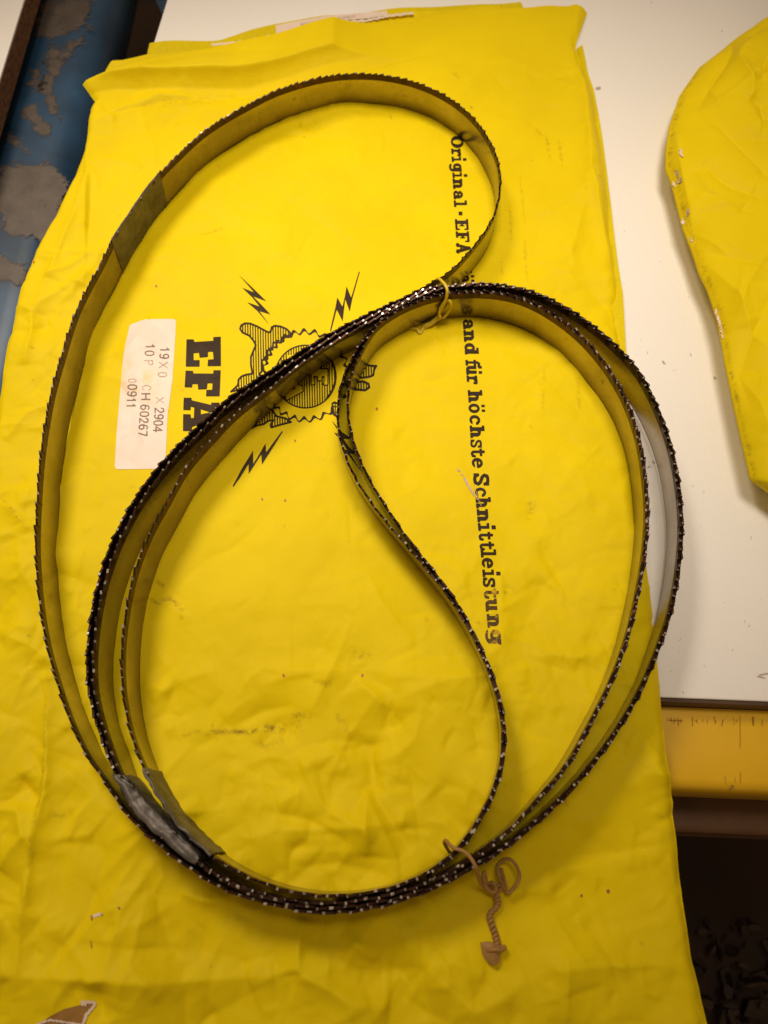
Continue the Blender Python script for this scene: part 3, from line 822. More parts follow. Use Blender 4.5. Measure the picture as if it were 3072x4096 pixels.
line = [('O', 543, 592), ('r', 594, 624), ('i', 626, 648), ('g', 652, 688), ('i', 690, 712), ('n', 714, 756), ('a', 762, 797), ('l', 801, 828), ('-', 846, 861),
        ('E', 876, 920), ('F', 925, 968), ('A', 972, 1013), ('-', 1026, 1040), ('S', 1058, 1092), ('ä', 1096, 1132), ('g', 1136, 1174), ('e', 1180, 1216),
        ('b', 1226, 1268), ('a', 1277, 1317), ('n', 1320, 1367), ('d', 1372, 1418), ('f', 1439, 1468), ('ü', 1458, 1500), ('r', 1502, 1536),
        ('h', 1560, 1610), ('ö', 1614, 1652), ('c', 1660, 1700), ('h', 1702, 1752), ('s', 1758, 1791), ('t', 1794, 1828), ('e', 1831, 1872),
        ('S', 1893, 1943), ('c', 1950, 1988), ('h', 1988, 2033), ('n', 2036, 2089), ('i', 2092, 2124), ('t', 2127, 2161), ('t', 2166, 2200), ('l', 2197, 2230),
        ('e', 2231, 2273), ('i', 2278, 2308), ('s', 2310, 2349), ('t', 2354, 2394), ('u', 2394, 2446), ('n', 2456, 2511), ('g', 2516, 2578)]
for ch, y0, y1 in line:
    sc = 51 + (y0 - 543) * .0068
    A = sc; X = sc * .74; W = y1 - y0
    bxp = float(np.interp((y0 + y1) / 2, BLx[:, 0], BLx[:, 1]))
    parts = {'ä': ('a', 'umlaut'), 'ö': ('o', 'umlaut'), 'ü': ('u', 'umlaut')}.get(ch, (ch,))
    g = U(*[glyph(c, W, X, A) for c in parts])
    sl = .075
    f = lambda Xp, Yp, g=g, y0=y0, bxp=bxp, W=W: g(Yp - y0, Xp - (bxp + sl * (Yp - y0 - W / 2)))
    decal('printed_letter', f, (bxp - 26, y0 - 4, bxp + A * 1.12 + 8, y1 + 4), 2.2, M['ink_worn'] if y0 > 2340 else M['ink'], bag)

# pale scuff, torn rims, staple hole, specks
def rough_line(pts, w, amp, freq):
    g = s_line(pts, w)
    return lambda X, Y: g(X, Y) + amp * np.sin(X * freq + 2 * np.sin(Y * freq * .7)) * np.sin(Y * freq * 1.3)
decal('scuff', U(rough_line([(1832, 1880), (1850, 1900), (1872, 1940), (1892, 1975)], 9, 3, .35), rough_line([(1892, 1975), (1915, 2000), (1928, 2030)], 5, 3, .5), rough_line([(1895, 1940), (1925, 2025)], 2.5, 2, .5)), (1800, 1850, 1960, 2050), 2, M['scuff'], bag, lift=.00022, attrf=lambda x, y: np.full(x.shape, .62))
decal('kraft_lining', s_poly(TEAR), bbox(TEAR), 2.5, M['torn_core'], bag, lift=.0002)
decal('torn_rim', I(U(rough_line([(330, 4018), (345, 4008), (375, 4010), (380, 4018), (345, 4060), (330, 4100), (325, 4130)], 12, 2.5, .4), rough_line([(150, 4096), (200, 4080), (300, 4095), (330, 4100)], 8, 2.5, .4), rough_line([(327, 4004), (340, 4020)], 9, 2, .4)), N(s_line([(0, 0), (1, 1)], 1))), (110, 3985, 400, 4140), 2.2, M['white_paper'], bag, lift=.0004)
decal('torn_rim', rough_line([(376, 3664), (402, 3656)], 12, 2, .5), (360, 3640, 420, 3680), 1.6, M['white_paper'], bag, lift=.0002)
for pts, w in (([(366, 3664), (368, 3678)], 8), ([(404, 3656), (408, 3660)], 7), ([(474, 3630), (477, 3634)], 8), ([(363, 3766), (366, 3792)], 4)):
    decal('stain', rough_line(pts, w, 1.5, .5), bbox(pts, 12), 1.6, M['torn_core'], bag, lift=.0002)
red = simple('red_brown_spot', (.50, .10, .01), .5)
for x, y, r in ((1507, 1635, 5), (1134, 2701, 5), (1449, 2701, 5), (624, 1143, 4), (133, 1044, 4), (1048, 1996, 4), (1140, 2001, 4), (1180, 1762, 4), (2433, 3565, 7), (2326, 3583, 5)):
    decal('stain', s_ell(x, y, r, r * 1.2), (x - 9, y - 9, x + 9, y + 9), 1.5, red if y < 3000 else M['torn_core'], bag, lift=.0002)
# white printed strip on the back sheet's upper edge
def on_back(px, py, lift):
    z = np.full(np.shape(px), .0003)
    return np.concatenate([P(px, py, z), z[..., None]], -1)
STRIP = [(1103, 101), (1200, 82), (1300, 64), (1464, 49), (1548, 43), (1551, 60), (1470, 74), (1400, 78), (1300, 95), (1180, 122), (1104, 136)]
decal('address_strip', s_poly(STRIP), bbox(STRIP), 3, M['white_paper'], bag, surf=on_back)
def on_back2(px, py, lift):
    z = np.full(np.shape(px), .0005)
    return np.concatenate([P(px, py, z), z[..., None]], -1)
fs = []
for i, x in enumerate(np.arange(1205, 1425, 6.2)):
    if i in (14, 19, 20): continue
    y = 97 - (x - 1203) * .158; h = 8 if i % 4 else 13
    fs.append(s_line([(x, y - h / 2), (x + rng.uniform(-1.5, 1.5), y + h / 2)], 2.6))
    if i % 3 == 0: fs.append(s_line([(x, y), (x + 4, y - 1)], 2.2))
decal('address_lettering', U(*fs), (1195, 40, 1440, 115), 1.6, M['label_ink_faint'], bag, surf=on_back2)
# white lining line along the torn edge
WL = [(850, 178), (950, 170), (1050, 150), (1102, 138), (1180, 126), (1340, 88), (1470, 82), (1560, 62), (1650, 52)]
decal('paper_edge', I(rough_line(WL, 9, 2, .2)), bbox(WL, 10), 2.4, M['white_paper'], bag, surf=on_back2)

# ---------------------------------------------------------------- second bag on the right
L2 = [(3110, 60), (3059, 112), (2990, 148), (2900, 192), (2794, 272), (2721, 378), (2681, 497), (2665, 597), (2665, 676), (2688, 729), (2708, 809), (2734, 908), (2768, 994), (2800, 1090), (2834, 1159), (2874, 1278), (2900, 1431), (2927, 1563), (2960, 1716), (2993, 1855), (3006, 1915), (3072, 1961), (3140, 2010)]
ZB = .009
a = np.array(L2, float)
Lb = resample(P(a[:, 0], a[:, 1], ZB), 1e-4); n2v = 420; n2u = 200
Lb = gsmooth(Lb[np.linspace(0, len(Lb) - 1, n2v).astype(int)], 1.2, False)
Rb = P(np.full(n2v, 3800.), np.linspace(-500, 2500, n2v), ZB)
uu = (np.linspace(0, 1, n2u) ** 1.35)[None, :, None]
G = Lb[:, None] * (1 - uu) + Rb[None].reshape(n2v, 1, 2) * uu
dd = np.hypot(G[..., 0] - Lb[:, None, 0], G[..., 1] - Lb[:, None, 1])
Z2 = np.zeros(G.shape[:2])
_save = Hm.copy(); Hm2 = np.zeros_like(Hm)
def crease2(W, amp, w1, w2, px_=True):
    global Z2
    W = P(np.array(W, float)[:, 0], np.array(W, float)[:, 1], .012) if px_ else np.asarray(W)
    d, s, t = polydist(G[..., 0], G[..., 1], W)
    w = np.where(s > 0, w1, w2) * 1e-3
    Z2 += amp * 1e-3 * np.exp(-d / w) * np.clip(np.sin(np.pi * t), 0, 1) ** .5
k5 = 472 / 1305
def cr(pts): return crop(pts, 2600, 100, k5)
for pts, amp, w1, w2 in (
    (cr([(890, 210), (880, 360), (820, 500), (700, 660), (560, 880), (540, 980)]), -1.6, 4, 5),
    (cr([(890, 370), (960, 380), (1120, 300), (1305, 230)]), 1.6, 4, 5),
    (cr([(950, 390), (910, 500), (980, 650), (1040, 800), (1050, 960)]), 1.8, 5, 4),
    (cr([(380, 830), (480, 980), (600, 1120), (800, 1330), (950, 1480), (1100, 1640), (1305, 1850)]), -2.2, 8, 6),
    (cr([(330, 850), (560, 1050), (700, 1230), (900, 1500), (1150, 1750)]), 1.3, 4, 9),
    (cr([(1040, 960), (1160, 1020), (1200, 1150), (1305, 1160)]), -1.6, 5, 4),
    (cr([(1240, 480), (1190, 620), (1180, 740), (1100, 800)]), -1.6, 3, 4),
    (cr([(1080, 640), (1190, 700), (1305, 690)]), 1.3, 4, 4),
    (cr([(1120, 1130), (1130, 1440), (1305, 1460)]), .9, 3, 5),
    (cr([(290, 1200), (300, 1500), (350, 1700), (420, 2000), (460, 2200)]), 1.8, 3, 4),
    (cr([(560, 1600), (700, 1760), (880, 1900), (1050, 1960), (1200, 2100)]), -1.5, 5, 5),
    (cr([(500, 1700), (600, 1900), (760, 2050), (950, 2150)]), 1.2, 6, 5),
    ([(2790, 1000), (2850, 1150), (2900, 1350), (2930, 1550), (2990, 1800)], 1.4, 3, 5),
    ([(2820, 1050), (2930, 1200), (2990, 1350), (3072, 1450)], 1.3, 6, 6),
    ([(3072, 1000), (2960, 1180), (2930, 1320)], 1.2, 6, 6),
    ([(3072, 1200), (3000, 1350), (2960, 1500), (3000, 1650)], -1.4, 6, 6),
    ([(2960, 1500), (3020, 1620), (3072, 1800)], 1.2, 5, 6),
    ([(3072, 1700), (3010, 1800), (3000, 1900)], 1.0, 5, 6)):
    crease2(pts, amp * 2.1, w1 * .8, w2 * .8)
for k in range(110):
    px, py = rng.uniform(2700, 3300), rng.uniform(100, 2000)
    c = P(px, py, .01); an = rng.uniform(0, 3.14); Lr = rng.uniform(.006, .02)
    d_ = np.array([math.cos(an), math.sin(an)])
    crease2([c - d_ * Lr, c, c + d_ * Lr * .8], rng.choice([-1, 1]) * rng.uniform(.3, 1.3), rng.uniform(1.0, 4), rng.uniform(1.5, 4), False)
prof = ZB + .011 * (1 - np.exp(-dd / .012))
Z2t = prof + Z2 * (1 - np.exp(-dd / .004))
top = np.concatenate([G, Z2t[..., None]], -1)
# underside: the sheet curls back under towards the bench
nrm = np.stack([-(np.gradient(Lb[:, 1])), np.gradient(Lb[:, 0])], 1); nrm /= np.hypot(*nrm.T)[:, None] + 1e-12
if nrm[n2v // 2, 0] < 0: nrm = -nrm
und = []
for off, z in ((.0085, -.0020), (.0065, .0005), (.0035, .0035), (.0010, .0062), (-.0002, .0078)):
    und.append(np.concatenate([Lb + nrm * off, np.full((n2v, 1), z)], 1))
full = np.concatenate([np.stack(und, 1), top], 1)
bag2 = empty('paper_bag', (.16, .22, -.002), 'bulging yellow paper bag, scuffed white along its edge, cut off at the right side', 'paper bag', 'yellow paper bags on the workbench')
dd2 = np.exp(-(np.minimum(np.abs(np.arange(full.shape[1]) - 12), 30) / 4.0) ** 2)[None, :] * (.35 + .65 * np.abs(np.sin(np.arange(n2v) * .21) * np.sin(np.arange(n2v) * .077)))[:, None] * .7
child(grid_obj('bag_sheet', full, M['paper'], attr={'dirt': dd2}), bag2)
def on_bag2(px, py, lift):
    z = np.full(np.shape(px), .012)
    pts = top.reshape(-1, 3)
    sel = pts[(pts[:, 0] < .20)]
    for _ in range(3):
        w = P(px, py, z)
        zz = np.empty(len(w))
        for i in range(len(w)):
            q = np.argmin((sel[:, 0] - w[i, 0]) ** 2 + (sel[:, 1] - w[i, 1]) ** 2); zz[i] = sel[q, 2]
        z = zz + .0006
    return np.concatenate([P(px, py, z), z[..., None]], -1)
for pts, w in ((crop([(345, 1380), (340, 1420), (350, 1440)], 2600, 100, k5), 10), (crop([(290, 1640), (285, 1700), (280, 1760)], 2600, 100, k5), 20), (crop([(340, 1700), (330, 1740)], 2600, 100, k5), 10),
               (crop([(420, 2060), (390, 2140), (370, 2180)], 2600, 100, k5), 14), ([(2766, 948), (2772, 962)], 12), ([(2862, 1240), (2880, 1290), (2893, 1350)], 8)):
    decal('worn_patch', rough_line(pts, w, 5, .3), bbox(pts, 20), 2.6, M['white_paper'], bag2, surf=on_bag2)

# ---------------------------------------------------------------- benches and what is beneath
def slab(name, corners, z0, z1, mat, parent=None, bev=0.0):
    c = [tuple(p) for p in corners]; n = len(c)
    a2 = sum(c[i][0] * c[(i + 1) % n][1] - c[(i + 1) % n][0] * c[i][1] for i in range(n))
    if a2 < 0: c = c[::-1]
    v = [(x, y, z0) for x, y in c] + [(x, y, z1) for x, y in c]
    f = [tuple(range(n))[::-1], tuple(range(n, 2 * n))] + [(i, (i + 1) % n, n + (i + 1) % n, n + i) for i in range(n)]
    o = mesh_obj(name, v, f, mat, None)
    if bev:
        mo = o.modifiers.new('bevel', 'BEVEL'); mo.width = bev; mo.segments = 3; mo.limit_method = 'ANGLE'
    if parent is not None: child(o, parent)
    return o
bt = -.0042
fl = P(np.array([2672., 3072.]), np.array([2790., 2806.]), bt)           # front edge of the bench top
dv = (fl[1] - fl[0]) / np.linalg.norm(fl[1] - fl[0]); nv = np.array([-dv[1], dv[0]])
le = P(np.array([668., 612.]), np.array([0., 180.]), bt)                 # its left edge
lv = (le[0] - le[1]) / np.linalg.norm(le[0] - le[1])
def hit(p, d, q, e):
    t = np.linalg.solve(np.array([[d[0], -e[0]], [d[1], -e[1]]]), q - p)[0]; return p + d * t
cFL = hit(le[1], lv, fl[0], dv)
cFR = fl[0] + dv * .6
cBL = cFL + lv * .9; cBR = cFR + lv * .9
bench = empty('workbench', (float(cFL[0] + .3), float(cFL[1] + .3), -.9), 'workbench with white laminate top and yellow front rail under both yellow bags', 'workbench')
slab('tabletop', [cFL, cFR, cBR, cBL], bt - .016, bt, M['laminate'], bench, .0006)
e = .0002
slab('edge_strip', [cFL - nv * .0015, cFR - nv * .0015, cFR - nv * e, cFL - nv * e], bt - .014, bt - .0004, M['seam'], bench, .0003)
zf = bt - .008
fl2 = P(np.array([2691., 3072.]), np.array([3158., 3177.]), zf)
depth = float((fl[0] - fl2[0]) @ nv)
# yellow rail with rolled front lip
prof_ = [(-.0017, zf)] + [(-(depth - .004) * t - .0017 * (1 - t), zf - .0003 * t) for t in (.3, .6, 1)] + [(-depth + .0015, zf - .001), (-depth, zf - .004), (-depth, zf - .028), (-depth + .003, zf - .028)]
v = []; f = []
for k, t in enumerate(np.linspace(-.02, .62, 9)):
    for o_, z in prof_:
        p = cFL + dv * t + nv * o_; v.append((p[0], p[1], z))
m_ = len(prof_)
for k in range(8):
    for j in range(m_ - 1):
        f.append((k * m_ + j, k * m_ + j + 1, (k + 1) * m_ + j + 1, (k + 1) * m_ + j))
child(mesh_obj('front_rail', v, f, M['yellow_enamel'], smooth=True), bench)
slab('lower_rail', [cFL - nv * (depth + .012), cFR - nv * (depth + .012), cFR - nv * .01, cFL - nv * .01], zf - .075, zf - .034, M['dark_wood'], bench, .002)
for t in (.03, .55):
    slab('leg', [cFL + dv * t + nv * (-.02), cFL + dv * (t + .04) + nv * (-.02), cFL + dv * (t + .04) + nv * .02, cFL + dv * t + nv * .02], -.9, zf - .076, M['black'], bench)

def on_rail(px, py, lift):
    z = np.full(np.shape(px), zf + lift)
    return np.concatenate([P(px, py, z), z[..., None]], -1)
M['scratch'] = simple('dark_scratch', (.30, .16, .01), .7, var=.3, scale=200)
tick = [s_line([(x, 2874 + rng.uniform(-8, 6)), (x + rng.uniform(-6, 6), 2890 + rng.uniform(-4, 14))], rng.uniform(1.6, 3.2)) for x in (2672, 2684, 2700, 2712, 2725, 2770, 2778, 2786, 2812, 2830, 2858, 2866, 2892, 2935, 2948, 3010, 3016, 3050)]
tick += [s_line([(2961, 2860), (2961, 2990)], 2.0), s_line([(2962, 3090), (2962, 3130)], 2.2), s_line([(2675, 2880), (2730, 2883)], 3), s_line([(2900, 3100), (2903, 3135)], 1.8), s_line([(2940, 3104), (2941, 3130)], 1.6)]
child(decal('scratch_marks', U(*tick), (2660, 2850, 3068, 3150), 1.8, M['scratch'], None, lift=.0003, surf=on_rail), bench)
child(decal('paint_chip', s_ell(2930, 3148, 8, 9), (2918, 3136, 2942, 3160), 2, M['scratch'], None, lift=.0003, surf=on_rail), bench)
def on_bench(px, py, lift):
    z = np.full(np.shape(px), bt + lift)
    return np.concatenate([P(px, py, z), z[..., None]], -1)
M['grime'] = simple('grey_bench_grime', (.46, .40, .34), .7, var=.3, scale=300)
sp_ = []
for k in range(46):
    x, y = rng.uniform(2480, 3070), rng.uniform(900, 2770)
    a_ = rng.uniform(1.2, 1.9); l_ = rng.uniform(1, 13)
    sp_.append(s_line([(x, y), (x + l_ * math.cos(a_), y + l_ * math.sin(a_))], rng.uniform(1.6, 3.6)))
sp_ += [s_line([(3040, 2700), (3072, 2694)], 8), s_line([(3030, 2706), (3060, 2712)], 5)]
gsp = child(decal('grime_specks', U(*sp_), (2470, 890, 3090, 2790), 2.4, M['grime'], None, lift=.0001, surf=on_bench), bench)
gsp['kind'] = 'stuff'

# neighbour bench on the left
l1 = P(np.array([96., 0.]), np.array([0., 312.]), 0.0)
lv2 = (l1[0] - l1[1]) / np.linalg.norm(l1[0] - l1[1]); nn = np.array([lv2[1], -lv2[0]])
if nn[0] < 0: nn = -nn
Lb0 = l1[1] - lv2 * .25; Lb1 = l1[0] + lv2 * .6
bench2 = empty('workbench', (float(Lb0[0]) - .2, float(Lb0[1]) + .3, -.9), 'neighbouring white board with raw brown chipboard edge in the upper left corner', 'workbench')
slab('tabletop', [Lb0, Lb1, Lb1 - nn * .5, Lb0 - nn * .5], -.001, .0, M['laminate'], bench2)
slab('chipboard_core', [Lb0 + nn * .0001, Lb1 + nn * .0001, Lb1 - nn * .5, Lb0 - nn * .5], -.0125, -.0012, M['chipboard'], bench2)
slab('leg', [Lb0 - nn * .06, Lb0 - nn * .06 + lv2 * .04, Lb0 - nn * .1 + lv2 * .04, Lb0 - nn * .1], -.9, -.0128, M['black'], bench2)

# blue enamelled housing in the gap
zb = -.020
br = P(np.array([420., 190.]), np.array([0., 930.]), zb)
bv = (br[0] - br[1]) / np.linalg.norm(br[0] - br[1]); bn = np.array([bv[1], -bv[0]])
if bn[0] < 0: bn = -bn
prf = [(-.20, zb), (-.05, zb), (-.012, zb), (-.006, zb - .0006), (-.001, zb - .003), (.003, zb - .008), (.0045, zb - .016), (.005, zb - .028), (-.02, zb - .03)]
v = []; f = []
TT = np.linspace(-.35, .55, 12)
for t in TT:
    for o_, z in prf:
        p = br[1] + bv * t + bn * o_; v.append((p[0], p[1], z))
m_ = len(prf)
for k in range(len(TT) - 1):
    for j in range(m_ - 1):
        f.append((k * m_ + j, (k + 1) * m_ + j, (k + 1) * m_ + j + 1, k * m_ + j + 1))
hs = empty('machine_housing', (float(br[1][0]), float(br[1][1]), -.32), 'blue painted steel housing worn to bare grey metal, in the gap between the benches', 'machine housing')
child(mesh_obj('housing_shell', v, f, M['blue'], smooth=True), hs)
def on_blue(px, py, lift):
    z = np.full(np.shape(px), zb + lift)
    return np.concatenate([P(px, py, z), z[..., None]], -1)
k7 = 700 / 1659
def soft_poly(pts, amp=6, fr=.05):
    g = s_poly(pts); return lambda X, Y: g(X, Y) + amp * np.sin(X * fr + 1.3 * np.sin(Y * fr * 1.7)) * np.sin(Y * fr * .9 + 1)
for pts in ([(390, 0), (880, -30), (840, 250), (560, 320), (440, 360), (330, 350)], [(780, 365), (700, 400), (600, 440), (470, 460), (440, 520), (450, 620), (400, 800), (420, 960), (480, 1080), (570, 1120), (530, 1020), (500, 900), (520, 760), (580, 620), (560, 560), (660, 520), (720, 440)],
            [(400, 620), (300, 720), (260, 800), (330, 830), (390, 790), (410, 700)], [(200, 1010), (340, 990), (370, 1080), (400, 1160), (490, 1220), (480, 1300), (400, 1280), (280, 1150), (200, 1090)],
            [(0, 1600), (150, 1560), (450, 1560), (560, 1640), (640, 1750), (500, 2300), (60, 2200), (-60, 1900)], [(80, 1280), (160, 1340), (250, 1420), (160, 1400), (60, 1330)],
            [(-100, 2420), (60, 2440), (260, 2500), (180, 2700), (-100, 2650)]):
    pp = crop(pts, 0, 0, k7)
    g_ = soft_poly(pp)
    decal('bare_patch', lambda X, Y, g_=g_: g_(X, Y) - 30, bbox(pp, 40), 5, M['bare'], hs, lift=.0001, surf=on_blue, attrf=lambda x, y, g_=g_: np.clip(.5 - g_(x, y) / 60, 0, 1))

# thin blue strap at the bench edge, top
sa = P(np.array([622., 655.]), np.array([0., 70.]), -.03)
slab('strap', [sa[0], sa[0] + np.array([.012, 0]), sa[1] + np.array([.004, 0]), sa[1]], -.032, -.030, M['blue'], hs)

# floor and clutter below
fo = mesh_obj('floor', [(-3, -3, -.9), (3, -3, -.9), (3, 3, -.9), (-3, 3, -.9)], [(0, 1, 2, 3)], M['floor'])
fo['kind'] = 'structure'
shelf = empty('storage_shelf', (.17, -.05, -.42), 'dark brown shelf below the bench front, holding greasy scrap, at the lower right', 'shelf')
sh = P(np.array([2500., 3300., 3300., 2500.]), np.array([3200., 3200., 4500., 4500.]), -.30)
slab('shelf_board', [p for p in sh], -.315, -.30, M['floor'], shelf)
greasy = simple('greasy_steel', (.030, .016, .009), .45, metal=.4, var=.5, scale=40)
rs = np.random.default_rng(5)
sv = []; sf = []
def add_nut(cx, cy, cz, r, h, rot, tilt):
    b0 = len(sv); sx, sy = rs.uniform(.25, 1.6), rs.uniform(.25, .8); jr = rs.uniform(.6, 1.3, 6)
    for z in (0, h):
        for k in range(6):
            a_ = rot + k * math.pi / 3
            x, y, zz = r * jr[k] * sx * math.cos(a_), r * jr[k] * sy * math.sin(a_), z
            x, y = x * math.cos(rot * 2) - y * math.sin(rot * 2), x * math.sin(rot * 2) + y * math.cos(rot * 2)
            y, zz = y * math.cos(tilt) - zz * math.sin(tilt), y * math.sin(tilt) + zz * math.cos(tilt)
            sv.append((cx + x, cy + y, cz + zz))
    sf.append(tuple(b0 + k for k in range(6))[::-1]); sf.append(tuple(b0 + 6 + k for k in range(6)))
    for k in range(6): sf.append((b0 + k, b0 + (k + 1) % 6, b0 + 6 + (k + 1) % 6, b0 + 6 + k))
for k in range(60):
    px = rs.uniform(2740, 3150); py = rs.uniform(3700, 4200)
    p = P(px, py, -.28)
    add_nut(p[0], p[1], -.298 + rs.uniform(0, .014), rs.uniform(.002, .0075), rs.uniform(.002, .012), rs.uniform(0, 3), rs.normal(0, .5))
sc_ = mesh_obj('metal_scrap', sv, sf, greasy)
sc_['kind'] = 'stuff'; sc_['label'] = 'heap of greasy dark metal scrap on the shelf below the bench'; sc_['category'] = 'scrap'
sc_.location = (0, 0, 0)

# ---------------------------------------------------------------- the coiled band saw blade
ZT = .019
A_up = [(1283, 3655), (1199, 3646), (1100, 3619), (1014, 3603), (928, 3570), (855, 3540), (782, 3490), (703, 3437), (630, 3374), (550, 3308), (477, 3221), (398, 3095), (341, 3021), (269, 2862), (222, 2716), (192, 2617), (162, 2464), (145, 2305), (139, 2152), (143, 2050), (156, 1849), (176, 1703), (202, 1563), (242, 1424), (292, 1265), (338, 1166), (414, 1027), (441, 965), (497, 882), (564, 782), (633, 693), (696, 630), (802, 530), (912, 457), (1034, 391), (1093, 361), (1225, 318), (1355, 293), (1494, 291), (1627, 313), (1749, 359), (1855, 428), (1935, 517), (1991, 630), (2003, 743), (1978, 855), (1922, 948), (1849, 1034), (1796, 1087), (1722, 1129), (1636, 1176), (1563, 1209), (1477, 1249), (1364, 1305), (1285, 1351), (1165, 1424), (1033, 1507), (900, 1593)]
B_dn = [(849, 1646), (736, 1749), (630, 1862), (537, 1988), (457, 2133), (398, 2288), (361, 2451), (343, 2617), (348, 2750), (375, 2869), (424, 3014), (457, 3095), (491, 3162), (544, 3248), (610, 3314), (676, 3374), (743, 3427), (800, 3463), (870, 3504), (961, 3548), (1100, 3590), (1200, 3609), (1298, 3615), (1398, 3609), (1530, 3586), (1630, 3560), (1729, 3522), (1842, 3459), (1948, 3387)]
R2_up = [(2021, 3334), (2105, 3258), (2191, 3162), (2277, 3062), (2343, 2942), (2423, 2789), (2483, 2650), (2529, 2504), (2562, 2351), (2585, 2219), (2597, 2066), (2595, 1995), (2572, 1796), (2529, 1643), (2466, 1511), (2396, 1411), (2323, 1332), (2237, 1265), (2138, 1206), (2052, 1176), (1972, 1162), (1855, 1159), (1788, 1166), (1722, 1179), (1662, 1199), (1603, 1225), (1536, 1265), (1483, 1312), (1444, 1365), (1410, 1424), (1387, 1471), (1364, 1530)]
S_dn = [(1354, 1583), (1350, 1640), (1350, 1690), (1357, 1736), (1376, 1809), (1403, 1876), (1438, 1940), (1494, 2022), (1544, 2086), (1597, 2146), (1650, 2206), (1696, 2262), (1749, 2325), (1796, 2385), (1835, 2444), (1869, 2497), (1902, 2564), (1935, 2630), (1961, 2696), (1988, 2776), (2004, 2849), (2014, 2928), (2011, 3014), (1995, 3095), (1961, 3195), (1915, 3274), (1862, 3361), (1809, 3420), (1749, 3467), (1670, 3513), (1577, 3550), (1491, 3570), (1398, 3583), (1298, 3585), (1199, 3576), (1087, 3546)]
C_up = [(1021, 3523), (928, 3477), (855, 3430), (802, 3387), (743, 3328), (683, 3261), (636, 3188), (597, 3122), (550, 3020), (524, 2948), (504, 2862), (487, 2762), (483, 2630), (491, 2517), (517, 2358), (537, 2278), (564, 2206), (597, 2126), (637, 2053), (670, 2000), (716, 1908), (769, 1835), (835, 1763), (908, 1683), (986, 1617), (1072, 1557), (1165, 1480), (1245, 1424), (1324, 1371), (1404, 1325), (1497, 1272), (1596, 1218), (1696, 1170), (1788, 1143)]
R1_dn = [(1855, 1131), (1928, 1127), (2000, 1132), (2052, 1139), (2131, 1159), (2204, 1189), (2303, 1245), (2396, 1312), (2456, 1365), (2555, 1471), (2628, 1610), (2685, 1762), (2718, 1915), (2734, 2080), (2725, 2245), (2695, 2424), (2642, 2590), (2569, 2762), (2476, 2922), (2370, 3067), (2264, 3188), (2171, 3274), (2071, 3357), (1972, 3430), (1842, 3500), (1769, 3543), (1676, 3579), (1583, 3613), (1497, 3632), (1391, 3650)]
MAIN = A_up + B_dn + R2_up + S_dn + C_up + R1_dn

stack_B = A_up[A_up.index((1722, 1129)):]
Bl = (stack_B + B_dn)[:27]
# oval 1: inside B on the left, inside R1 on the right
e1 = offs(Bl[::-1], 0)
nB = len(Bl)
o1 = offs(Bl, -np.interp(np.arange(nB), [0, 4, 8, 12, 16, 20, nB - 1], [12, 16, 24, 28, 28, 18, 9]))[::-1]
r1 = R1_dn[1:-4]; o2 = offs(r1, 8)
OVAL1 = o1 + [(1810, 1142)] + o2 + [(1676, 3566), (1583, 3596), (1497, 3614), (1391, 3630), (1283, 3634), (1199, 3627), (1100, 3602), (1000, 3575), (900, 3530)]
# oval 2: third S strand and just inside R2
S3 = [(1392, 1577), (1388, 1640), (1394, 1674), (1403, 1724), (1422, 1791), (1449, 1858), (1484, 1928), (1523, 1993), (1566, 2057), (1606, 2118), (1656, 2182), (1706, 2245), (1760, 2312), (1806, 2374), (1846, 2435)]
S3b = offs([(1869, 2497), (1902, 2564), (1935, 2630), (1961, 2696), (1988, 2776), (2004, 2849), (2014, 2928), (2011, 3014), (1995, 3095), (1961, 3195), (1915, 3274), (1862, 3361), (1809, 3420), (1749, 3467), (1670, 3513)], -10)
r2 = R2_up[2:-4]; o3 = offs(r2, -8)
OVAL2 = S3 + S3b + [(1700, 3522), (1740, 3525), (1790, 3510), (1850, 3462), (1930, 3410), (2010, 3356)] + o3 + [(1450, 1395), (1412, 1470), (1399, 1520)]

